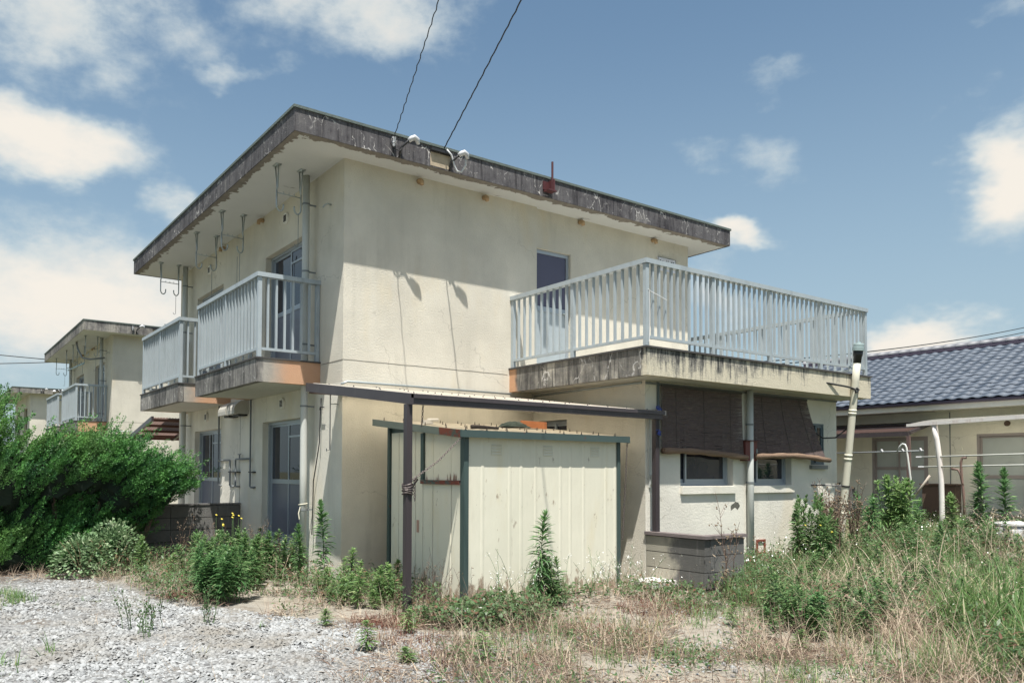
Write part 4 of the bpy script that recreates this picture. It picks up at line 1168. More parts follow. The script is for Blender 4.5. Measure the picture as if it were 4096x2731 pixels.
m = MB().quad((EX + .03, BY0, EZ - .03), (EX + .03, BY1, EZ - .03), (RX, BY1, RZ - .03), (RX, BY0, RZ - .03)).quad((RX, BY0, RZ - .03), (RX, BY1, RZ - .03), (18.7, BY1, EZ - .03), (18.7, BY0, EZ - .03)).quad((EX + .03, BY1, EZ - .03), (18.7, BY1, EZ - .03), (RX, BY1, RZ - .03), (RX, BY1, RZ - .03))
RB = obj('roof', m, TILEE, BG)
TW, TH = .225, .20
tm = MB(); pr_ = [(-.5, .0), (-.36, .014), (-.2, .020), (-.05, .014), (.08, .002), (.25, -.007), (.42, -.005), (.52, .003)]
up, nrm = Vector((math.cos(sl_), 0, math.sin(sl_))), Vector((-math.sin(sl_), 0, math.cos(sl_)))
for v_, lift in ((-.03, .014), (TH + .02, .0)):
    for a, hgt in pr_: p = up * v_ + nrm * (hgt + lift); tm.v.append((p.x, a * TW, p.z))
n8 = len(pr_)
for k in range(n8 - 1): tm.f.append((k, k + 1, n8 + k + 1, n8 + k))
for a, hgt in pr_: p = up * -.03 + nrm * (hgt + .004); tm.v.append((p.x, a * TW, p.z))
for k in range(n8 - 1): tm.f.append((2 * n8 + k, 2 * n8 + k + 1, k + 1, k))
tme = mesh('tile', tm, TILE, True)
rows = int(math.hypot(RX - EX, RZ - EZ) / TH)
spots = []
for r_ in range(rows + 1):
    for c_ in range(int((BY1 - BY0) / TW)):
        p = Vector((EX, 0, EZ)) + up * (r_ * TH) ; y = BY1 - .14 - c_ * TW
        spots.append((p.x, y, p.z))
spots.sort(key=lambda s_: abs(s_[1] + 1.6) * 1.0 + (0 if -4.1 < s_[1] < 1.6 else 50))
for s_ in spots[:300]: inst('tile', tme, RB, (s_[0], s_[1] + random.uniform(-.006, .006), s_[2] + random.uniform(-.004, .004)), random.uniform(-.012, .012))
rest = MB()
for s_ in spots[300:]:
    b0 = len(rest.v)
    rest.v += [(v[0] + s_[0], v[1] + s_[1], v[2] + s_[2]) for v in tm.v]
    rest.f += [tuple(b0 + i for i in q) for q in tm.f]
o = obj('tile_field', rest, TILE, RB, True); o['kind'] = 'stuff'
obj('ridge_course', MB().box(RX - .09, RX + .09, BY0, BY1, RZ - .02, RZ + .07), TILEE, RB)
rt = MB()
for k in range(9):
    q = math.pi * k / 8
    for yy, rr in ((-.13, .085), (.13, .098)): rt.v.append((rr * math.cos(q), yy, rr * math.sin(q)))
for k in range(8): rt.f.append((2 * k, 2 * k + 1, 2 * k + 3, 2 * k + 2))
rt.f.append(tuple(range(1, 18, 2)))
rme = mesh('ridge_tile', rt, plain('grey_ridge_tile', (.13, .135, .15), .5, 0, .2, 6.0), True)
for k in range(42): inst('ridge_tile', rme, RB, (RX, BY1 - .1 - k * .255, RZ + .065))

# brown awning on the bungalow
A2 = thing('brown_awning', 'dark brown awning over the curtained window of the tiled house', 'awning', (12.5, 0, .33))
def bz(x): return 2.60 - .24 * (13 - x)
obj('roof_sheet', MB().hexa([(12.0, -1.55, bz(12) + .005), (12.99, -1.55, bz(12.99) + .005), (12.99, 3.2, bz(12.99) + .005), (12.0, 3.2, bz(12) + .005)], [(12.0, -1.55, bz(12) + .012), (12.99, -1.55, bz(12.99) + .012), (12.99, 3.2, bz(12.99) + .012), (12.0, 3.2, bz(12) + .012)]), TRSHEET, A2)
obj('front_beam', MB().box(11.97, 12.03, -1.58, 3.2, bz(12) - .09, bz(12)), BROWN, A2)
for y in (-1.6, -.6, .4, 1.4): obj('rafter', MB().hexa([(12.031, y, bz(12.03) - .06), (12.99, y, bz(12.99) - .06), (12.99, y + .05, bz(12.99) - .06), (12.031, y + .05, bz(12.03) - .06)], [(12.031, y, bz(12.03)), (12.99, y, bz(12.99)), (12.99, y + .05, bz(12.99)), (12.031, y + .05, bz(12.03))]), BROWN, A2)
for x in (12.35, 12.68): obj('purlin', MB().box(x, x + .05, -1.54, 3.2, bz(x) + .014, bz(x) + .04), BROWN, A2)
obj('post', MB().box(11.97, 12.03, -1.60, -1.54, .3, bz(12) - .091), plain('brown_post', (.12, .08, .075), .5), A2)
# white shelter
WS = thing('white_shelter', 'white canopy on a curved white post before the tiled house', 'shelter', (11.5, -3, .33))
m = MB(); ns = 12; pf = [(11.0 + 1.75 * k / ns, 2.455 + .16 * math.sin(math.pi * .5 * k / ns)) for k in range(ns + 1)]
for k in range(ns):
    (xa, za), (xb, zb) = pf[k], pf[k + 1]
    y0a, y0b = -2.06 - .0 * k, -2.06
    m.quad((xa, y0a, za), (xb, y0b, zb), (xb, -7.5, zb + .06), (xa, -7.5, za + .06))
obj('canopy_sheet', m, SHEET, WS, True)
obj('front_beam', MB().hexa([(10.96, -2.02, 2.40), (11.02, -2.02, 2.40), (11.02, -7.5, 2.55), (10.96, -7.5, 2.55)], [(10.96, -2.02, 2.452), (11.02, -2.02, 2.452), (11.02, -7.5, 2.64), (10.96, -7.5, 2.64)]), WHITEM, WS)
obj('post', MB().tube([(11.02, -2.60, .2), (11.02, -2.605, .75), (11.02, -2.60, 1.3), (11.02, -2.575, 1.75), (11.02, -2.53, 2.15), (11.02, -2.49, 2.42)], [.05, .046, .044, .044, .046, .05], 12), WHITEM, WS, True)
# drying stands and poles
D1 = thing('drying_stand', 'bent white pipe drying stand under the brown awning', 'stand', (11, -2.08, .33))
obj('pipe', MB().tube([(11, -2.10, .2), (11, -2.085, 1.25), (11, -2.0, 2.0), (11, -1.975, 2.06), (11, -1.93, 2.075), (11, -1.88, 2.03), (11, -1.83, 1.92)], .019, 8), PVC, D1, True)
obj('foot', MB().tube([(11, -2.10, .2), (11, -2.10, .5)], .045, 8), RUSTP, D1, True)
D2 = thing('drying_stand', 'rusty twin-armed drying stand in front of the tiled house wall', 'stand', (11, -2.98, .33))
obj('pipe', MB().tube([(11, -3.0, .2), (11, -2.975, 1.15), (11, -2.95, 1.45), (11, -2.94, 1.7), (11, -2.96, 1.79), (11, -3.03, 1.80)], .022, 8), RUSTP, D2, True)
obj('arm', MB().tube([(11, -2.965, 1.3), (11, -2.93, 1.5), (11, -2.89, 1.58), (11, -2.78, 1.60)], .022, 8), RUSTP, D2, True)
for (a, b_, lb) in (((11, -.60, 1.918), (11, -2.31, 1.936), 'dark laundry pole with white pegs left of the white post'), ((11, -2.18, 1.816), (11, -6.5, 1.90), 'upper grey laundry pole crossing the white post'), ((11.0, -2.22, 1.63), (11.0, -6.5, 1.71), 'lower grey laundry pole crossing the white post')):
    P_ = thing('laundry_pole', lb, 'pole', a)
    obj('pole', MB().tube([a, b_], .014, 8), PVC if 'grey' in lb else PVCD, P_, True)
    for k in ((.15, .55, .78, .97) if 'dark' in lb else (.01,)):
        c = Vector(a).lerp(Vector(b_), k)
        obj('peg', MB().tube([c + Vector((0, -.05 if k < .2 else -.015, .0)), c + Vector((0, .05 if k < .2 else .015, .0 if k < .2 else .05))], .018, 6), WHITEP, P_)
m = MB().tube([(11, -2.11, 1.03), (11, -2.41, 1.47)], .02, 7)
tag(obj('leaning_stick', m, plain('pale_stick', (.42, .36, .30), .8), None, True, (11, -2.11, 1.0)), 'pale stick leaning diagonally out of the weeds by the window', 'stick')
tag(obj('board_stack', MB().box(12.70, 12.98, -2.12, -1.50, .3, 1.27).box(12.66, 13.0 - .003, -2.16, -1.46, 1.271, 1.30), WOODB, None, False, (12.85, -1.8, .3)), 'low brown board cabinet against the wall behind the white post', 'cabinet')
# bin
BN = thing('plastic_bin', 'grey plastic bin with pale lid in the weeds at right edge', 'bin', (9.2, -4.35, .35))
obj('body', MB().tube([(9.2, -4.35, .3), (9.2, -4.35, .72)], [.15, .19], 18), BINM, BN, True)
obj('lid', MB().tube([(9.2, -4.35, .721), (9.2, -4.35, .75), (9.2, -4.35, .785)], [.205, .205, .15], 18), plain('pale_lid', (.58, .58, .57), .45), BN)
# bicycle
BC = thing('bicycle', 'parked bicycle half hidden in weeds by the tiled house', 'bicycle', (12.2, .35, .33))
def ring(c, r, rr, mm, name, par):
    return obj(name, MB().tube([(c[0], c[1] + r * math.cos(q), c[2] + r * math.sin(q)) for q in np.linspace(0, 2 * math.pi, 25)], rr, 6, False), mm, par, True)
hub1, hub2 = (12.2, -.10, .62), (12.2, .82, .62)
for hb_ in (hub1, hub2):
    wh = ring(hb_, .28, .014, GALV, 'wheel', BC)
    ring(hb_, .30, .02, BLACK, 'tyre', wh)
    sp = MB()
    for k in range(12): q = math.pi * k / 6; sp.tube([hb_, (hb_[0], hb_[1] + .28 * math.cos(q), hb_[2] + .28 * math.sin(q))], .003, 4)
    obj('spokes', sp, GALV, wh)
fr_ = plain('bicycle_frame', (.10, .09, .10), .4)
obj('frame', MB().tube([hub2, (12.2, .45, .66), (12.2, .60, 1.05)], .016, 7).tube([(12.2, .45, .66), (12.2, .02, 1.0), (12.2, .55, .92)], .018, 7).tube([hub1, (12.2, .0, 1.0), (12.2, .03, 1.2)], .015, 7).tube([hub2, (12.2, .58, .98)], .012, 6), fr_, BC, True)
obj('saddle', MB().tube([(12.2, .70, 1.09), (12.2, .60, 1.11), (12.2, .45, 1.09)], [.08, .07, .025], 8), BLACK, BC, True)
obj('handlebar', MB().tube([(12.0, .16, 1.27), (12.05, .06, 1.29), (12.2, .02, 1.22), (12.35, .06, 1.29), (12.4, .16, 1.27)], .014, 7), BLACK, BC, True)
obj('basket', MB().box(12.06, 12.34, -.28, -.03, 1.0, 1.2), plain('basket_wire', (.12, .12, .12), .6), BC)

# ------------------------------------------------------------------ wires
def wire(a, b_, r, sag, label, twist=.0, n=40):
    a, b_ = Vector(a), Vector(b_); pts = []
    for k in range(n + 1):
        u = k / n; p = a.lerp(b_, u); p.z -= sag * 4 * u * (1 - u)
        if twist: p.x += twist * math.sin(k * 2.2); p.z += twist * .6 * math.cos(k * 1.7)
        pts.append(p)
    return tag(obj('power_line', MB().tube(pts, r, 6), WIRE, None, True, tuple(a)), label, 'cable')
def ext(a, q, k): a, q = Vector(a), Vector(q); return tuple(a + (q - a) * k)
wire((.49, -.47, 5.95), ext((.49, -.47, 5.95), (-.455, -3.0, 6.30), 3.2), .006, .05, 'thin kinked overhead wire reaching the roof edge left of the other', .007, 120)
wire((1.31, -.47, 6.02), ext((1.31, -.47, 6.02), (.613, -3.0, 6.66), 3.2), .009, .05, 'thicker twisted overhead wire reaching the roof bracket', .004, 120)
for k, dz_ in enumerate((0, -.45, -1.1)):
    wire((30, 14, 7.05 + dz_ * .4), (80, 18, 15.35 + dz_), .035, .4, ('highest', 'middle', 'lowest')[k] + ' of three distant overhead lines above the tiled roof')
wire((-25, 60, 11.6), (3.6, 60, 10.3), .035, .2, 'distant wire at the left edge above the far house')
wire((-25, 60, 8.2), (8.0, 60, 10.6), .035, .5, 'sloping distant wire meeting the pale house behind the shrubs')

# ------------------------------------------------------------------ vegetation helpers (numpy)
def npmesh(name, V, F, m, parent=None, loc=None, smooth=False):
    me = bpy.data.meshes.new(name)
    off = np.array(ROOT[root_of(parent).name]) if parent else (np.array(loc) if loc else np.zeros(3))
    V = np.asarray(V, np.float32) - off.astype(np.float32)
    F = np.asarray(F, np.int32)
    k = F.shape[1]
    me.vertices.add(len(V)); me.vertices.foreach_set('co', V.ravel())
    me.loops.add(F.size); me.loops.foreach_set('vertex_index', F.ravel())
    me.polygons.add(len(F)); me.polygons.foreach_set('loop_start', np.arange(0, F.size, k, dtype=np.int32))
    try: me.polygons.foreach_set('loop_total', np.full(len(F), k, np.int32))
    except Exception: pass
    if smooth: me.polygons.foreach_set('use_smooth', np.ones(len(F), bool))
    me.materials.append(m); me.update(calc_edges=True); me.validate()
    o = bpy.data.objects.new(name, me); col.objects.link(o)
    if parent: o.parent = parent
    elif loc: o.location = loc; ROOT[o.name] = Vector(loc)
    else: ROOT[o.name] = Vector((0, 0, 0))
    return o
def ribbons(P, az, th, L, W, droop, seg=3, prof='leaf', roll=None):
    n = len(P); P = np.asarray(P, float)
    az, th, L, W, droop = [np.broadcast_to(np.asarray(a, float), (n,)) for a in (az, th, L, W, droop)]
    ts = np.linspace(0, 1, seg + 1)
    pos = P.copy(); V = np.empty((n, seg + 1, 2, 3))
    wx = np.stack([-np.sin(az), np.cos(az), np.zeros(n)], 1)
    for i, t_ in enumerate(ts):
        if i:
            a = th + droop * (t_ - .5 / seg)
            d = np.stack([np.sin(a) * np.cos(az), np.sin(a) * np.sin(az), np.cos(a)], 1)
            pos = pos + d * (L / seg)[:, None]
        if prof == 'leaf': w_ = max(.06, math.sin(math.pi * min(.97, t_ * .92 + .06)) ** .8)
        elif prof == 'blade': w_ = max(.04, 1 - t_ ** 1.6)
        else: w_ = max(.35, 1 - .6 * t_)
        ww = wx
        if roll is not None:
            a = th + droop * t_
            d = np.stack([np.sin(a) * np.cos(az), np.sin(a) * np.sin(az), np.cos(a)], 1)
            up_ = np.cross(d, wx)
            ww = wx * np.cos(roll)[:, None] + up_ * np.sin(roll)[:, None]
        V[:, i, 0] = pos - ww * (W * w_ / 2)[:, None]
        V[:, i, 1] = pos + ww * (W * w_ / 2)[:, None]
    base = np.arange(n)[:, None] * (seg + 1) * 2
    F = []
    for i in range(seg):
        q = np.array([2 * i, 2 * i + 1, 2 * i + 3, 2 * i + 2])
        F.append(base + q)
    F = np.concatenate(F, 0)
    return V.reshape(-1, 3), F, pos
def cat(*vf):
    Vs, Fs, o = [], [], 0
    for v, f in vf:
        Vs.append(v); Fs.append(f + o); o += len(v)
    return np.concatenate(Vs), np.concatenate(Fs)
def inpoly(x, y, poly):
    r = np.zeros(len(x), bool); n = len(poly)
    for i in range(n):
        (x0, y0), (x1, y1) = poly[i], poly[(i + 1) % n]
        c = ((y0 > y) != (y1 > y)) & (x < (x1 - x0) * (y - y0) / (y1 - y0 + 1e-12) + x0)
        r ^= c
    return r
def scatter(poly, dens, clump=None):
    xs_ = [p[0] for p in poly]; ys_ = [p[1] for p in poly]
    A = (max(xs_) - min(xs_)) * (max(ys_) - min(ys_))
    n = int(A * dens)
    x = rng.uniform(min(xs_), max(xs_), n); y = rng.uniform(min(ys_), max(ys_), n)
    k = inpoly(x, y, poly)
    bad = ((x > -.03) & (y > -.03) & (x < 7.3) & (y < 8)) | ((x > WX0 - .03) & (x < WX1 + .05) & (y > WY - .03)) | ((x > .3) & (x < 2.86) & (y > -2.36) & (y < -.6)) | ((x > 3.3) & (x < 4.16) & (y > -3.28) & (y < -2.2)) | (x > 12.95)
    k &= ~bad
    if clump:
        sc_, th_ = clump
        f_ = np.sin(x * sc_ + 1.7 * np.sin(y * sc_ * .8)) * np.cos(y * sc_ * 1.1 + 1.3 * np.sin(x * sc_ * .7)) * .5 + .5
        k &= rng.uniform(0, 1, n) < sm(f_, th_ - .25, th_ + .25)
    return x[k], y[k]
def gp(x, y): return np.stack([x, y, gh(x, y)], 1)
U_ = rng.uniform
Z_left = [(-2.7, 2.0), (-2.0, 3.7), (-.1, 3.7), (-.1, -.05), (.3, -.3), (.3, -2.2), (-.5, -2.9), (-1.3, -2.3), (-1.75, -1.3), (-2.3, -.9), (-2.4, 1.2)]
Z_shed = [(-.7, -2.5), (.35, -2.35), (2.9, -2.35), (3.3, -3.3), (4.3, -3.3), (5.6, -2.6), (5.2, -3.7), (3.2, -4.1), (1.5, -3.6), (.2, -3.6), (-.6, -3.2)]
Z_right = [(3.0, -3.8), (5.0, -2.4), (8.1, -2.3), (8.4, 2.5), (12.9, 2.5), (12.9, -6.5), (7, -9.5), (2.5, -9), (1.4, -6.6), (2.2, -5.2)]
Z_sparse = [(-.7, -3.7), (.2, -3.6), (1.5, -3.6), (3.0, -3.8), (2.2, -5.2), (1.4, -6.6), (2.5, -9), (-.5, -8.5), (-1.9, -5.0)]
Z_edge = [(-1.9, -1.3), (-.5, -2.9), (-.7, -3.7), (-1.9, -5.0), (-2.3, -4.4), (-1.6, -2.6)]

# ------------------------------------------------------------------ gravel
def stones(n, x, y, s0, s1):
    ring = lambda r, z, k, o: [(r * math.cos(6.2832 * i / k + o), r * math.sin(6.2832 * i / k + o), z) for i in range(k)]
    oc = np.array(ring(1, -.1, 5, 0) + ring(.72, .62, 5, .6) + [(0, 0, .88)], float)
    tri = [(i, (i + 1) % 5, 5 + i) for i in range(5)] + [((i + 1) % 5, 5 + (i + 1) % 5, 5 + i) for i in range(5)] + [(5 + i, 5 + (i + 1) % 5, 10) for i in range(5)]
    tri = np.array(tri)
    s = s0 + (s1 - s0) * U_(0, 1, n) ** 2.2; a = U_(0, 2 * math.pi, n)
    V = np.repeat(oc[None], n, 0) * (1 + rng.normal(0, .13, (n, 11, 3)))
    V[:, :, 0] *= U_(.8, 1.5, n)[:, None]; V[:, :, 2] *= U_(.45, .95, n)[:, None]
    tl = rng.normal(0, .3, (n, 2))
    V[:, :, 2] += V[:, :, 0] * tl[:, :1] + V[:, :, 1] * tl[:, 1:]
    ca, sa = np.cos(a)[:, None], np.sin(a)[:, None]
    X_ = V[:, :, 0] * ca - V[:, :, 1] * sa; Y_ = V[:, :, 0] * sa + V[:, :, 1] * ca
    V[:, :, 0], V[:, :, 1] = X_, Y_
    V *= s[:, None, None]
    V += np.stack([x, y, gh(x, y) + s * .1], 1)[:, None]
    F = (np.arange(n)[:, None, None] * 11 + tri[None]).reshape(-1, 3)
    return V.reshape(-1, 3), F
GR = [(-5.0, 3.0), (-2.6, 2.6), (-2.3, -.7), (-1.75, -1.2), (-1.35, -2.2), (-.8, -3.1), (-.5, -3.9), (-.9, -4.8), (-1.2, -5.6), (-2.6, -6.0), (-5.0, -5.0)]
x, y = scatter(GR, 2150)
kp = rng.random(len(x)) < np.clip(.95 - (y + 2.2) * .22, .32, 1) * np.where(x < -4.3, .45, 1)
x, y = x[kp], y[kp]
V1, F1 = stones(len(x), x, y, .006, .023)
x2, y2 = scatter(Z_sparse, 230, (2.3, .55))
V2, F2 = stones(len(x2), x2, y2, .006, .022)
V, F = cat((V1, F1), (V2, F2))
tag(npmesh('gravel', V, F, STONE, None, None, True), 'loose white and grey gravel covering the open yard', 'gravel', kind='stuff')

# ------------------------------------------------------------------ grasses
def tufts(x, y, k, L, W, th, dr, seg, prof='blade', spread=.05, lift=0.0):
    n = len(x) * k
    X_ = np.repeat(x, k) + rng.normal(0, spread, n); Y_ = np.repeat(y, k) + rng.normal(0, spread, n)
    sc_ = np.repeat(U_(.6, 1.25, len(x)), k)
    return ribbons(np.stack([X_, Y_, gh(X_, Y_) + lift], 1), U_(0, 2 * math.pi, n), U_(*th, n), U_(*L, n) * sc_, U_(*W, n), U_(*dr, n), seg, prof)
parts = []
def grass(name, label, specs, m, catg='grass'):
    L_ = [(v, f) for v, f, _ in specs]
    V, F = cat(*L_)
    return tag(npmesh(name, V, F, m), label, catg, kind='stuff')
# straw
sp = []
x, y = scatter(Z_right, 46, (1.4, .45)); sp.append(tufts(x, y, 8, (.20, .5), (.003, .008), (.05, .9), (.3, 1.9), 4))
x, y = scatter(Z_left, 60, (2.1, .4)); sp.append(tufts(x, y, 8, (.14, .40), (.003, .006), (.1, 1.0), (.3, 1.9), 4))
x, y = scatter([(-5.5, 2.5), (-2.6, 2.3), (-2.2, 3.2), (-5.5, 3.4)], 40, (2.4, .45)); sp.append(tufts(x, y, 7, (.08, .3), (.003, .006), (.2, 1.4), (.1, 1.4), 4))
x, y = scatter(Z_shed, 55, (2.1, .45)); sp.append(tufts(x, y, 7, (.14, .45), (.003, .006), (.2, 1.2), (.3, 1.6), 4))
x, y = scatter(Z_sparse, 105, (2.6, .55)); sp.append(tufts(x, y, 7, (.12, .5), (.003, .007), (.3, 1.3), (-.2, 1.6), 5))
x, y = scatter(GR, 7, (2.2, .6)); sp.append(tufts(x, y, 6, (.05, .2), (.003, .005), (.6, 1.5), (-.1, .8), 3))
x, y = scatter(Z_edge, 50, (2.8, .6)); sp.append(tufts(x, y, 8, (.10, .3), (.003, .005), (.3, 1.3), (.2, 1.3), 4))
x, y = scatter([(3.0, -4.4), (6.0, -4.2), (10, -4.4), (10, -8), (3.2, -7), (2.0, -6.0)], 20, (1.3, .5)); sp.append(tufts(x, y, 9, (.5, 1.0), (.005, .010), (.15, .9), (.5, 2.1), 7))
x, y = scatter([(1.4, -6.6), (2.2, -5.2), (4.2, -5.2), (6.4, -5.8), (7, -9.5), (2.5, -9)], 75, (1.7, .45)); sp.append(tufts(x, y, 10, (.3, .7), (.004, .007), (.2, 1.1), (.3, 1.7), 5))
grass('dry_grass', 'tangled straw-coloured dry grass across the weedy ground', sp, DRY)
# brown litter lying flat
sp = []
Z_jun = [(-5.5, 2.6), (-2.4, 2.2), (-1.9, 3.6), (-5.5, 3.9)]
for Zp, d_ in ((Z_jun, 420), (Z_right, 330), (Z_left, 330), (Z_shed, 420), (Z_sparse, 950), (Z_edge, 420)):
    x, y = scatter(Zp, d_, (2.6, .5)); n = len(x)
    sp.append(ribbons(np.stack([x, y, gh(x, y) + U_(.0, .05, n)], 1), U_(0, 6.283, n), U_(1.2, 1.65, n), U_(.05, .2, n), U_(.004, .011, n), U_(-.2, .4, n), 2, 'leaf', U_(-1, 1, n)))
grass('dead_litter', 'brown dead stems and litter matted over the soil', sp, DRYB, 'litter')
# green grass
sp = []
x, y = scatter(Z_right, 85, (1.1, .4)); sp.append(tufts(x, y, 8, (.16, .42), (.005, .010), (.0, .6), (.2, 1.2), 3))
x, y = scatter(Z_left, 14, (1.8, .5)); sp.append(tufts(x, y, 7, (.1, .26), (.004, .008), (.0, .6), (.2, 1.2), 3))
x, y = scatter([(2.2, -7.2), (3.0, -6.0), (4.2, -5.7), (5.6, -6.0), (6.5, -9), (2.3, -9)], 120, (1.5, .3)); sp.append(tufts(x, y, 9, (.28, .66), (.012, .028), (.0, .55), (.2, 1.3), 5))
x, y = scatter([(1.2, -3.7), (3.4, -3.5), (4.6, -3.9), (3.4, -4.6), (1.8, -4.4)], 40, (2.4, .45)); sp.append(tufts(x, y, 8, (.08, .22), (.005, .010), (.0, .7), (.1, 1.0), 3))
x, y = scatter([(-6, 1.4), (-3.7, 1.6), (-3.55, .5), (-4.2, -.2), (-6, -.2)], 130); sp.append(tufts(x, y, 8, (.05, .16), (.004, .008), (.0, .9), (.1, 1.0), 3))
x, y = scatter(GR, 5, (1.6, .6)); sp.append(tufts(x, y, 7, (.03, .13), (.004, .009), (.2, 1.3), (.1, 1.0), 3))
x, y = scatter([(-4.6, -1.9), (-3.7, -2.2), (-3.6, -3.0), (-4.6, -3.0)], 14); sp.append(tufts(x, y, 8, (.06, .2), (.006, .012), (.2, 1.0), (.1, 1.0), 3))
x, y = scatter(Z_sparse, 55, (1.9, .5)); sp.append(tufts(x, y, 8, (.05, .2), (.004, .009), (.0, .9), (.1, 1.0), 3))
grass('green_grass', 'green grass blades growing between the dry weeds', sp, GRASS)
# low leafy ground cover
def leaves(x, y, k, L, Wf, hh, spread=.05):
    n = len(x) * k
    X_ = np.repeat(x, k) + rng.normal(0, spread, n); Y_ = np.repeat(y, k) + rng.normal(0, spread, n)
    L_ = U_(*L, n)
    return ribbons(np.stack([X_, Y_, gh(X_, Y_) + U_(0.01, hh, n)], 1), U_(0, 6.283, n), U_(.6, 1.7, n), L_, L_ * Wf, U_(-.3, .8, n), 2, 'leaf', U_(-.5, .5, n))
sp = []
x, y = scatter(Z_shed, 140, (1.9, .42)); sp.append(leaves(x, y, 10, (.025, .055), .75, .16))
x, y = scatter([(.0, -2.6), (.6, -2.5), (.9, -3.2), (.2, -3.75), (-.5, -3.4), (-.4, -2.8)], 230); sp.append(leaves(x, y, 9, (.03, .06), .8, .22))
x, y = scatter(Z_right, 120, (1.6, .5)); sp.append(leaves(x, y, 10, (.03, .07), .4, .36, .07))
x, y = scatter([(4.2, -2.4), (5.6, -2.4), (5.4, -3.3), (4.3, -3.7), (3.2, -3.6), (3.4, -3.3), (4.2, -3.3)], 260); sp.append(leaves(x, y, 8, (.025, .05), .7, .26))
x, y = scatter(Z_sparse, 70, (2.2, .5)); sp.append(leaves(x, y, 9, (.02, .05), .45, .14, .06))
x, y = scatter(Z_left, 110, (2.0, .45)); sp.append(leaves(x, y, 9, (.03, .07), .4, .32))
grass('ground_cover', 'low dark green creeping leaves around the shed and wall', sp, COVER, 'ground cover')
# red-brown withered patches
sp = []
for (cx_, cy_, r_, d_) in ((-1.85, .15, .38, 420), (-.85, -2.75, .34, 380), (.7, -4.1, .4, 160), (-1.1, -3.5, .3, 130), (2.1, -3.6, .5, 200), (3.2, -4.8, .5, 120), (-1.25, -4.3, .3, 120), (4.5, -4.6, .6, 140)):
    n = int(d_ * r_ * 2.2); a_, rr = U_(0, 6.283, n), np.sqrt(U_(0, 1, n)) * r_
    sp.append(tufts(cx_ + rr * np.cos(a_), cy_ + rr * np.sin(a_), 4, (.04, .14), (.003, .009), (.1, 1.4), (-.3, 1.0), 2))
grass('withered_weeds', 'red-brown withered low weeds in scattered patches', sp, REDW, 'weeds')
tw = []
for poly, d_ in ((Z_sparse, 60), (Z_right, 22), (Z_shed, 30), (Z_left, 26), (Z_edge, 26)):
    x, y = scatter(poly, d_, (2.0, .42)); n = len(x)
    for az0 in (0, 1.571):
        pass
    a_ = U_(0, 6.283, n); th_ = U_(.05, .9, n); L_ = U_(.12, .5, n); dr_ = U_(-.4, .9, n)
    r1 = ribbons(gp(x, y), a_, th_, L_, .0045, dr_, 5, 'stem'); tw.append(r1)
    Vm = r1[0].reshape(n, 6, 2, 3).mean(2)
    for sg_ in (2, 3, 4):
        tw.append(ribbons(Vm[:, sg_], a_ + U_(-1.6, 1.6, n), th_ + U_(.2, .9, n), L_ * U_(.15, .45, n), .003, U_(-.3, .6, n), 2, 'stem'))
        tw.append(ribbons(Vm[:, sg_], U_(0, 6.283, n), U_(.3, 1.8, n), U_(.012, .035, n), U_(.005, .012, n), .4, 1, 'leaf'))
grass('dead_twigs', 'thin brown dead weed stems tangled over the foreground', tw, DRYB, 'weeds')
# small white daisies
def daisies(x, y, h0, h1):
    n = len(x); h_ = U_(h0, h1, n); top = np.stack([x, y, gh(x, y) + h_], 1)
    V = []; F = []
    a = np.linspace(0, 2 * math.pi, 7)[:-1]
    r_ = U_(.005, .010, n); tl = rng.normal(0, .5, (n, 2))
    for k in range(6):
        V.append(top + np.stack([r_ * math.cos(a[k]), r_ * math.sin(a[k]), r_ * (math.cos(a[k]) * tl[:, 0] + math.sin(a[k]) * tl[:, 1])], 1))
    V = np.stack(V, 1).reshape(-1, 3)
    F = np.arange(n * 6).reshape(n, 6)
    return V, F
xs_, ys_ = [], []
for poly, d_ in (([(7.2, -4.2), (8.3, -2.6), (11, -2.4), (11.5, -4.2), (9, -5.0)], 26), ([(4.0, -2.4), (5.8, -2.4), (5.4, -3.6), (3.6, -3.8)], 42), (Z_right, 4), ([(2.3, -2.4), (3.3, -2.5), (3.2, -3.4), (1.6, -3.3)], 26)):
    a_, b_ = scatter(poly, d_); xs_.append(a_); ys_.append(b_)
V, F = daisies(np.concatenate(xs_), np.concatenate(ys_), .18, .55)
tag(npmesh('white_daisies', V, F, FLW), 'tiny white daisy heads dotted through the weeds', 'flowers', kind='stuff')

# ------------------------------------------------------------------ goldenrod and other tall weeds
def stem_tube(pts, r0, r1, n=5):
    m = MB(); k = len(pts)
    m.tube(pts, [r0 + (r1 - r0) * i / (k - 1) for i in range(k)], n); return m
def goldenrod_mesh(h, leafL, wid, nl, seed, droop=1.0, bare=.12):
    r = np.random.default_rng(seed)
    lean = r.uniform(-.06, .06, 2)
    ts = np.linspace(0, 1, 7)
    bend = r.uniform(-.05, .05, 2)
    cx_ = lambda u: np.stack([lean[0] * u * h + bend[0] * u * u * h, lean[1] * u * h + bend[1] * u * u * h, u * h], -1)
    st = stem_tube([tuple(cx_(u)) for u in ts], .006 + .002 * h, .002, 5)
    u = np.sort(r.uniform(bare, 1, nl)) ** .9
    az_l = np.arange(nl) * 2.39996 + r.normal(0, .3, nl)
    prof = np.clip(np.sin(np.pi * np.clip(u * .85 + .1, 0, 1)) ** .6, .3, 1)
    th = 1.25 - .85 * u ** 3 + r.normal(0, .12, nl)
    V, F, _ = ribbons(cx_(u), az_l, th, leafL * prof * r.uniform(.75, 1.2, nl), wid * r.uniform(.8, 1.2, nl), droop * (1.0 - .7 * u ** 3) * r.uniform(.6, 1.3, nl), 3, 'leaf', r.normal(0, .35, nl))
    return mesh('stem', st, STEMG, True), V, F
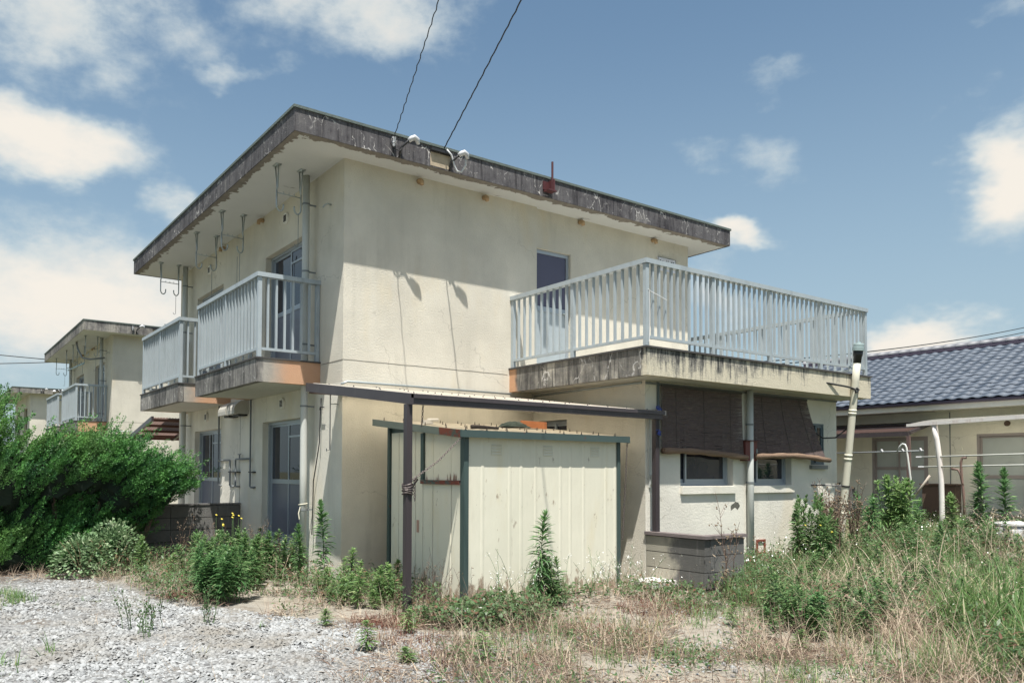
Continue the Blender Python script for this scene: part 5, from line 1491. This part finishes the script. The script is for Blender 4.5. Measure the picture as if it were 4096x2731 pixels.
def leafmesh(V, F, m, name='foliage'):
    o = npmesh(name, V, F, m); me = o.data; bpy.data.objects.remove(o); return me
GV = []; RAW = []
for i, (leafL, wid, nl, dr) in enumerate(((.17, .026, 135, 1.0), (.16, .024, 150, .8), (.18, .022, 125, 1.4), (.15, .027, 130, .7))):
    st, V, F = goldenrod_mesh(1.0, leafL, wid, nl, 50 + i, dr)
    GV.append((st, leafmesh(V, F, GOLD), leafmesh(V, F, GOLDL)))
    st2, V2_, F2_ = goldenrod_mesh(1.0, leafL, wid, nl * 2, 70 + i, dr, .06)
    GV[-1] = (st2, leafmesh(V2_, F2_, GOLD), leafmesh(V2_, F2_, GOLDL))
    s1_ = ribbons(np.zeros((2, 3)), np.array([0, 1.57]), 0, .97, .012, 0, 2, 'stem')
    RAW.append(cat((V, F), s1_[:2]))
def thicket(label, pts, h0, h1, m, sxf=1.0, cat_='weeds'):
    out_ = []
    for (x, y) in pts:
        V, F = RAW[random.randrange(4)]; h = random.uniform(h0, h1); a = random.uniform(0, 6.283)
        sxy = (.55 + .45 * h) * sxf; c_, s_ = math.cos(a) * sxy, math.sin(a) * sxy
        lx, ly = random.gauss(0, .09), random.gauss(0, .09)
        Z = V[:, 2] * h
        out_.append((np.stack([x + V[:, 0] * c_ - V[:, 1] * s_ + lx * Z, y + V[:, 0] * s_ + V[:, 1] * c_ + ly * Z, Z + float(gh(np.array(x), np.array(y)))], 1), F))
    V, F = cat(*out_)
    return tag(npmesh('weed_thicket', V, F, m), label, cat_, kind='stuff')
def plant(name, label, catg, group, x, y, h, var, pale=False, rz=None, sx=None, base=None):
    z = float(gh(np.array(x), np.array(y)))
    R = thing(name, label, catg, (x, y, z), group)
    st, fo, fp = GV[var % 4]
    s = h; sxy = sx if sx else .55 + .45 * h
    for nm, me in (('stem', st), ('foliage', fp if pale else fo)):
        o = bpy.data.objects.new(nm, me); col.objects.link(o); o.parent = R
        o.scale = (sxy, sxy, s); o.rotation_euler.z = rz if rz is not None else random.uniform(0, 6.28)
    return R
def clump(label, group, pts, h0, h1, pale=.3, name='goldenrod_plant', sx=None):
    for i, (x, y) in enumerate(pts):
        plant(name, label, 'weed', group, x, y, random.uniform(h0, h1), random.randrange(4), random.random() < pale, None, sx)
def around(cx_, cy_, rx, ry, n):
    out_ = []
    for _ in range(n):
        a, r_ = random.uniform(0, 6.283), math.sqrt(random.random())
        out_.append((cx_ + rx * r_ * math.cos(a), cy_ + ry * r_ * math.sin(a)))
    return out_
P = plant
P('goldenrod_plant', 'tall dark green goldenrod in front of the lit white wall strip', 'weed', None, -.28, -.10, 1.10, 0, False, .3, .95)
P('goldenrod_plant', 'goldenrod left of the tallest one by the house corner, beside downpipe', 'weed', None, -.50, .22, .80, 1, False, 1.3, .8)
P('goldenrod_plant', 'bright young goldenrod before the shaded brown wall', 'weed', None, -.30, -.85, .55, 2, True, 2.0, .8)
P('goldenrod_plant', 'small pale goldenrod left of the shed back post', 'weed', None, .06, -1.35, .45, 3, True, 2.7, .8)
P('goldenrod_plant', 'tall drooping goldenrod standing before the cream shed front', 'weed', None, 1.02, -2.78, 1.05, 2, False, .8, 1.0)
thicket('short goldenrod mass at the foot of the tall shed-front goldenrod', around(1.25, -2.75, .28, .16, 8), .35, .65, GOLDM)
thicket('dense dark green weed clump at the gravel edge before the block wall', around(-1.72, -.50, .30, .36, 26), .40, .68, GOLD)
thicket('mixed green weeds massed between block wall and gravel', around(-1.2, .9, .62, .8, 38), .35, .74, GOLDM)
thicket('green weeds massed under the ground-floor sliding window', around(-.62, 1.1, .45, 1.0, 30), .35, .66, GOLDM)
thicket('small pale weeds along the foot of the brown shaded wall', around(-.40, -1.2, .42, .85, 22), .2, .46, GOLDL)
P('goldenrod_plant', 'pale spiky weed in front of the grey-green leafy bush', 'weed', None, -2.15, 1.65, .62, 1, True, .4, .75)
P('goldenrod_plant', 'second pale spiky weed right of the grey-green bush', 'weed', None, -1.85, 1.45, .40, 2, True, 1.4, .7)
P('goldenrod_plant', 'broad bright goldenrod hiding the parked bicycle', 'weed', None, 8.55, -2.95, 1.10, 0, True, .2, 1.3)
thicket('bright goldenrod mass packed around the broad one right of the vent pipe', around(8.55, -2.95, .22, .20, 9), .75, 1.1, GOLDL, 1.15)
P('goldenrod_plant', 'goldenrod with drooping leaves at the foot of the leaning pipe', 'weed', None, 7.55, -3.05, .80, 2, False, 1.0, 1.1)
P('goldenrod_plant', 'tallest goldenrod right of the white post, left of a pair', 'weed', None, 9.1, -4.05, 1.30, 0, False, .5, 1.15)
P('goldenrod_plant', 'tall goldenrod right of the white post, right of a pair', 'weed', None, 9.2, -4.28, 1.22, 1, False, 1.5, 1.15)
P('goldenrod_plant', 'medium goldenrod just right of the white post', 'weed', None, 9.0, -3.62, .82, 3, True, .9, 1.05)
P('goldenrod_plant', 'medium goldenrod second right of the white post', 'weed', None, 9.1, -3.85, .85, 2, False, .1, 1.0)
thicket('dark goldenrod mass under the curtained window of the tiled house', around(9.9, -2.25, .7, .4, 14), .55, .88, GOLD)
thicket('bushy goldenrod mass right of the terrace downpipe', around(6.05, -2.95, .32, .28, 18), .6, 1.02, GOLDM, .85)
thicket('scattered green weeds through the overgrown ground at right', around(6.6, -4.3, 2.8, 1.4, 90) + around(9.5, -3.4, 2.0, 1.0, 40) + around(3.4, -4.9, 1.9, 1.0, 34), .2, .5, GOLDM)
thicket('small green weed seedlings dotted over the foreground sand', [(-1.6, -3.7), (-1.5, -4.2), (-1.0, -4.55), (-1.45, -2.6), (-.9, -3.2), (1.5, -5.6), (2.0, -4.6)], .12, .28, GOLDL)
thicket('long-leaved green weed tuft in the open sandy patch', [(2.25, -5.25), (2.32, -5.2), (2.2, -5.32)], .28, .42, GOLD, 1.3)
# ------------------------------------------------------------------ dead stalks and sprays
def spray(name, label, group, x, y, h, n, m, spread=.25, branch=7, bud=BUD, budn=1.0, budr=.008, lean=(0, 0), seed=0, thick=.0035):
    r = np.random.default_rng(seed + int(abs(x * 131 + y * 71)))
    z = float(gh(np.array(x), np.array(y)))
    R = thing(name, label, 'weed', (x, y, z), group)
    S = MB(); Bd = MB()
    for i in range(n):
        a = r.uniform(0, 6.283); hh = h * r.uniform(.6, 1.05); sp_ = spread * r.uniform(.2, 1)
        bx_, by_ = x + r.normal(0, .035), y + r.normal(0, .035)
        tip = (bx_ + sp_ * math.cos(a) + lean[0] * hh, by_ + sp_ * math.sin(a) + lean[1] * hh)
        pts = []
        for u in np.linspace(0, 1, 7):
            pts.append((bx_ + (tip[0] - bx_) * u ** 1.5 + r.normal(0, .006), by_ + (tip[1] - by_) * u ** 1.5 + r.normal(0, .006), z - .02 + hh * (u - .08 * u * u)))
        S.tube(pts, [thick, thick * .95, thick * .9, thick * .8, thick * .7, thick * .6, thick * .4], 4)
        for b_ in range(branch):
            u = r.uniform(.35, 1); k = min(5, int(u * 6)); p0 = Vector(pts[k]).lerp(Vector(pts[k + 1]), u * 6 - k)
            a2 = r.uniform(0, 6.283); L_ = h * r.uniform(.06, .2) * (1.3 - u)
            p1 = p0 + Vector((math.cos(a2) * L_ * .5, math.sin(a2) * L_ * .5, L_ * .5)); p2 = p1 + Vector((math.cos(a2) * L_ * .3, math.sin(a2) * L_ * .3, L_ * r.uniform(.1, .6)))
            S.tube([p0, p1, p2], [thick * .5, thick * .4, thick * .3], 3)
            if r.random() < budn:
                for _ in range(2):
                    q = p2 + Vector(r.normal(0, .012, 3)); rr = budr * r.uniform(.6, 1.2)
                    Bd.tube([q - Vector((0, 0, rr)), q, q + Vector((0, 0, rr))], [rr * .3, rr, rr * .4], 5)
    obj('stem', S, m, R)
    if Bd.v: obj('seed_heads', Bd, bud, R)['kind'] = 'stuff'
    return R
for i, (x, y) in enumerate(around(6.85, -2.9, .45, .3, 10)):
    spray('dead_stalks', 'brown dead weed stalks in front of the wall by the leaning pipe', 'dead stalks by the leaning pipe', x, y, random.uniform(.85, 1.3), 7, STEMB, .24, 8, BUD, .8, .011, (0, 0), i, .006)
d_ = spray('dead_stalks', 'tall dead stalks with a fan-shaped seed head before the block enclosure', None, 3.35, -3.55, 1.35, 4, STEMB, .22, 9, BUD, .8, .010, (.02, 0), 77, .0055)
m = MB(); c = Vector((3.55, -3.52, 1.08)); n = 16
m.v = [tuple(c)] + [(c.x + .085 * math.cos(q) * (1 + .12 * math.sin(5 * q)), c.y - .02 * math.sin(q), c.z + .07 * math.sin(q) * (1 + .1 * math.cos(7 * q))) for q in np.linspace(-.5, 3.7, n)]
m.f = [(0, i + 1, i + 2) for i in range(n - 1)]
obj('fan_head', m, plain('grey_seed_fan', (.33, .30, .26), .9), d_)
lv = leaves(np.array([3.35] * 4), np.array([-3.55] * 4), 5, (.04, .08), .6, .5, .07)
npmesh('withered_leaves', lv[0], lv[1], DRY, d_)['kind'] = 'stuff'
spray('dead_stalks', 'thin dead stalks in front of the block enclosure corner', None, 3.75, -3.75, .75, 3, STEMB, .15, 7, BUD, .8, .008, (0, 0), 5)
for i, (x, y, h_) in enumerate(((.55, -2.75, .7), (.75, -2.85, .75), (1.55, -2.72, .62), (1.95, -2.70, .66), (2.25, -2.68, .6), (2.5, -2.72, .66), (2.75, -2.8, .55))):
    spray('white_flower_spray', 'wiry weed spray with tiny white flowers against the shed front', 'white flower sprays by the shed', x, y, h_, 5, STEMG, .34, 8, FLW, .45, .0065, (0, 0), 20 + i)
for i, (x, y, h_) in enumerate(((-.75, 1.0, .95), (-.55, .75, .8), (-1.0, 2.0, .85), (-1.35, 2.6, .9), (-.9, 2.4, .8), (-.4, 1.6, .9))):
    spray('wiry_weed', 'wiry grey weed with bead-like buds before the left wall', 'wiry weeds before the left wall', x, y, h_, 4, STEMB, .30, 8, BUD, .9, .007, (0, 0), 40 + i)
for i, (x, y, h_) in enumerate(((-.20, -4.2, .62), (.05, -4.6, .70), (-.55, -4.4, .5), (.45, -4.9, .6), (.9, -4.5, .55), (-.9, -4.9, .55), (1.3, -5.2, .5), (-.1, -5.3, .62), (1.0, -5.8, .6), (2.0, -5.7, .5))):
    spray('dry_stems', 'leggy dry stems standing in the foreground sand', 'dry stems in the foreground', x, y, h_, 3, (STEMT if i % 2 else STEMB), .22, 5, BUD, .5, .006, (.1 * math.sin(i), 0), 60 + i, .0032)
for i, (x, y, h_) in enumerate(((-3.0, -2.0, .42), (-2.85, -1.9, .4), (-2.35, -1.75, .42), (-2.3, -1.85, .36), (-3.05, -1.75, .5), (-2.95, -2.2, .3))):
    spray('gravel_weed', 'sparse stemmy weed growing out of the bare gravel', 'sparse weeds in the gravel', x, y, h_, 4, STEMG, .16, 6, COVER, .9, .008, (0, 0), 80 + i)
for i, (x, y) in enumerate([(.12, -2.25), (.2, -2.0), (.0, -2.1), (-.1, -2.2), (-.55, -2.35), (.25, -2.55)]):
    spray('wiry_weed', 'fine twiggy weed at the shed side between post and wall', 'twiggy weeds at the shed side', x, y, random.uniform(.55, .85), 4, STEMB, .15, 6, BUD, .4, .005, (.05, 0), 90 + i, .003)
ORD = ['first', 'second', 'third', 'fourth', 'fifth', 'sixth', 'seventh', 'eighth', 'ninth', 'tenth']
def order_labels(group, what):
    L_ = [o for o in col.objects if o.get('group') == group]
    def sx(o):
        d = Vector(o.location) - camo.location; return d.dot(_r) / d.dot(_f)
    for k, o in enumerate(sorted(L_, key=sx)): o['label'] = f'{ORD[k]} from left of the {what}'
order_labels('dry stems in the foreground', 'leggy dry stem clumps in the foreground sand')
order_labels('white flower sprays by the shed', 'wiry white-flowered sprays against the shed front')
order_labels('wiry weeds before the left wall', 'wiry bead-budded weeds before the left wall')
order_labels('twiggy weeds at the shed side', 'fine twiggy weeds at the shed side wall')
order_labels('sparse weeds in the gravel', 'sparse stemmy weeds in the bare gravel')
order_labels('dead stalks by the leaning pipe', 'brown dead stalk clumps beside the leaning pipe')
order_labels('loose concrete slabs', 'pale concrete slabs lying in the weeds')
# arching seed heads of tall grass
Pn = around(5.4, -5.2, 2.4, 1.2, 26) + around(7.5, -4.6, 2.0, 1.0, 20) + around(2.6, -5.9, 1.2, .6, 12) + around(-1.2, .6, .5, .9, 10) + around(-.6, -.2, .3, .6, 6)
Vs = []; 
px__ = np.array([p[0] for p in Pn for _ in range(3)]) + rng.normal(0, .05, len(Pn) * 3); py__ = np.array([p[1] for p in Pn for _ in range(3)]) + rng.normal(0, .05, len(Pn) * 3)
n = len(px__); azp = U_(0, 6.283, n); hp = np.where(px__ < 1, U_(.4, .6, n), U_(.6, 1.0, n))
r1 = ribbons(gp(px__, py__), azp, U_(.05, .35, n), hp, .004, U_(.5, 1.4, n), 7, 'stem')
r1b = ribbons(gp(px__, py__), azp + 1.57, .0, .001, .001, 0, 1)
beads = []
Vr = r1[0].reshape(n, 8, 2, 3).mean(2)
for seg in (5, 6):
    for k in range(4):
        p = Vr[:, seg] + (Vr[:, seg + 1] - Vr[:, seg]) * (k / 4)
        beads.append(ribbons(p, azp + U_(-1.5, 1.5, n), U_(.4, 1.8, n), U_(.018, .04, n), U_(.006, .011, n), .3, 2, 'leaf', U_(-1, 1, n))[:2])
V, F = cat(r1[:2], *beads)
tag(npmesh('seeding_grass', V, F, DRY), 'arching tall straw grass with drooping seed heads', 'grass', kind='stuff')
# yellow flowers
for poly_c, lb in (((-.95, 1.75, .75), 'small yellow wildflower cluster before the block wall'), ((6.0, -3.05, .72), 'small yellow wildflower cluster in the bushy goldenrod')):
    m = MB()
    R = thing('yellow_flowers', lb, 'flower', (poly_c[0], poly_c[1], 0))
    St = MB()
    for k in range(9):
        x, y, z = poly_c[0] + random.uniform(-.22, .22), poly_c[1] + random.uniform(-.2, .2), poly_c[2] + random.uniform(-.12, .12)
        m.tube([(x, y, z), (x + .003, y - .003, z + .007)], [.018, .010], 8)
        St.tube([(x + random.uniform(-.05, .05), y, 0), (x, y, z)], .003, 4)
    obj('petals', m, FLY, R); obj('stem', St, STEMG, R)

# ------------------------------------------------------------------ grey-green leafy bush
VB = thing('leafy_bush', 'pale grey-green leafy bush in front of the dark juniper', 'bush', (-2.4, 2.75, 0))
n = 2600
a = U_(0, 6.283, n); ph = np.arccos(U_(-.15, 1, n)); rr = U_(.75, 1.05, n)
cx_ = np.where(rng.random(n) < .6, -2.30, -2.72)
hz_ = np.where(cx_ > -2.5, .70, .52)
Pb = np.stack([cx_ + .42 * rr * np.sin(ph) * np.cos(a), 2.75 + .35 * rr * np.sin(ph) * np.sin(a), .05 + hz_ * rr * np.clip(np.cos(ph), -.05, 1)], 1)
L_ = U_(.035, .07, n)
V, F, _ = ribbons(Pb, a + rng.normal(0, .5, n), np.clip(ph + rng.normal(0, .4, n), .2, 1.9), L_, L_ * .75, U_(.2, .9, n), 2, 'leaf', rng.normal(0, .4, n))
npmesh('foliage', V, F, VINE, VB)
m = MB()
for k in range(14):
    q = random.uniform(0, 6.283); x = random.choice((-2.3, -2.72))
    m.tube([(x, 2.75, 0), (x + .2 * math.cos(q), 2.75 + .2 * math.sin(q), .35), (x + .33 * math.cos(q), 2.75 + .28 * math.sin(q), .5)], [.008, .006, .003], 5)
obj('branches', m, STEMT, VB)

# ------------------------------------------------------------------ junipers
def juniper(label, cx0, cy0, lobes, seed, nspray, cut=None):
    r = np.random.default_rng(seed)
    R = thing('juniper_shrub', label, 'shrub', (cx0, cy0, 0))
    core = MB(); vol = np.array([l[3] * l[4] * l[5] for l in lobes]) ** .67; vol /= vol.sum()
    for (x, y, z, rx, ry, rz, _) in lobes:
        b0 = len(core.v); nu, nv = 14, 9
        for jv in range(nv + 1):
            for iu in range(nu):
                q, f_ = 2 * math.pi * iu / nu, math.pi * jv / nv
                k = .68 + r.uniform(-.16, .13)
                core.v.append((x + rx * k * math.sin(f_) * math.cos(q), y + ry * k * math.sin(f_) * math.sin(q), max(.02, z + rz * k * math.cos(f_))))
        for jv in range(nv):
            for iu in range(nu):
                core.f.append((b0 + jv * nu + iu, b0 + jv * nu + (iu + 1) % nu, b0 + (jv + 1) * nu + (iu + 1) % nu, b0 + (jv + 1) * nu + iu))
    obj('shade_core', core, CORE, R)  # near-black filler lumps; the crown's inner shade painted as colour
    # flame-shaped plumes, each with side sprays of scale leaves
    which = r.choice(len(lobes), nspray, p=vol)
    LB = np.array([l[:6] for l in lobes])[which]; up_bias = np.array([l[6] for l in lobes])[which]
    q = r.uniform(0, 6.283, nspray); c_ = r.uniform(-.6, 1, nspray); s_ = np.sqrt(1 - c_ ** 2)
    nr = np.stack([s_ * np.cos(q), s_ * np.sin(q), c_], 1)
    base = LB[:, :3] + nr * LB[:, 3:6] * r.uniform(.45, .80, (nspray, 1))
    dirv = nr * np.array([.30, .45, .15]) + np.stack([.55 + .5 * up_bias, -.15 + 0 * up_bias, .95 + 0 * up_bias], 1) + r.normal(0, .13, (nspray, 3))
    dirv /= np.linalg.norm(dirv, axis=1, keepdims=True)
    Ls = r.uniform(.40, .75, nspray); Ls = np.where(r.random(nspray) < .14, Ls * 1.35, Ls)
    K, J = 20, 7
    u = np.linspace(.02, .97, K)[None] + r.uniform(-.03, .03, (nspray, K))
    off = r.normal(0, 1, (nspray, K, 3)); off -= dirv[:, None] * (off * dirv[:, None]).sum(2, keepdims=True)
    off /= np.linalg.norm(off, axis=2, keepdims=True)
    sd = dirv[:, None] * .9 + off * .42; sd /= np.linalg.norm(sd, axis=2, keepdims=True)
    sl2 = Ls[:, None] * (.19 * (1 - u) ** .6 * (u + .3) ** .4 + .03)
    sb = base[:, None] + dirv[:, None] * (u * Ls[:, None] * .8)[..., None]
    v = r.uniform(0, 1, (nspray, K, J))
    o2 = r.normal(0, 1, (nspray, K, J, 3)); o2 /= np.linalg.norm(o2, axis=3, keepdims=True)
    p = sb[:, :, None] + sd[:, :, None] * (v * sl2[..., None])[..., None] + o2 * (.006 + .013 * (1 - v))[..., None]
    d2 = sd[:, :, None] * 1.0 + o2 * .55
    d2 /= np.linalg.norm(d2, axis=3, keepdims=True)
    p = p.reshape(-1, 3); d2 = d2.reshape(-1, 3); n = len(p)
    Ll = r.uniform(.022, .042, n); Wl = r.uniform(.007, .012, n)
    sv = np.cross(d2, r.normal(0, 1, (n, 3))); sv /= np.linalg.norm(sv, axis=1, keepdims=True) + 1e-9
    V = np.stack([p - sv * (Wl / 2)[:, None], p + d2 * (Ll * .55)[:, None] + sv * (Wl * .75)[:, None], p + d2 * Ll[:, None], p + d2 * (Ll * .45)[:, None] - sv * (Wl * .8)[:, None]], 1)
    keep = p[:, 2] > .02
    keep &= ~((p[:, 0] > -.02) & (p[:, 1] > -.02))
    V = V[keep]; n = len(V)
    npmesh('crown', V.reshape(-1, 3), np.arange(n * 4).reshape(n, 4), JUNI, R)
    m = MB()
    for (x, y, z, rx, ry, rz, _) in lobes:
        m.tube([(cx0 + (x - cx0) * .3, cy0 + (y - cy0) * .3, -.05), (cx0 + (x - cx0) * .6, cy0 + (y - cy0) * .6, z * .4), (x, y, z)], [.06, .045, .02], 6)
    obj('trunk', m, BARK, R)
juniper('tall dark juniper shrub at the left edge of the picture', -4.0, 3.7, [(-4.02, 3.55, 1.92, .45, .42, .55, .0), (-4.4, 3.6, 1.7, .6, .5, .8, .1), (-3.65, 3.45, 1.30, .6, .5, .55, .4), (-3.9, 3.8, .70, .8, .45, .70, .3), (-4.9, 3.7, 1.2, .7, .6, 1.1, .2), (-3.9, 3.65, .2, 1.1, .55, .5, .2), (-3.4, 3.7, .8, .5, .45, .6, .4)], 11, 1000)
juniper('broad juniper shrub before the pale house, middle of the row', -2.8, 3.7, [(-3.05, 3.45, 1.40, .6, .5, .52, .5), (-2.6, 3.4, 1.46, .5, .45, .45, .7), (-2.25, 3.45, 1.45, .4, .4, .45, .7), (-2.8, 3.75, .7, .75, .4, .7, .5), (-2.9, 3.65, .2, 1.0, .45, .5, .3)], 12, 900)
juniper('wind-swept juniper reaching right over the block wall', -2.05, 3.65, [(-2.05, 3.5, 1.15, .5, .45, .5, .9), (-1.70, 3.5, 1.22, .42, .40, .36, 1.2), (-1.45, 3.5, 1.15, .32, .34, .28, 1.4), (-2.15, 3.7, .65, .45, .35, .6, .7), (-1.85, 3.6, .9, .4, .35, .35, 1.0)], 13, 720)
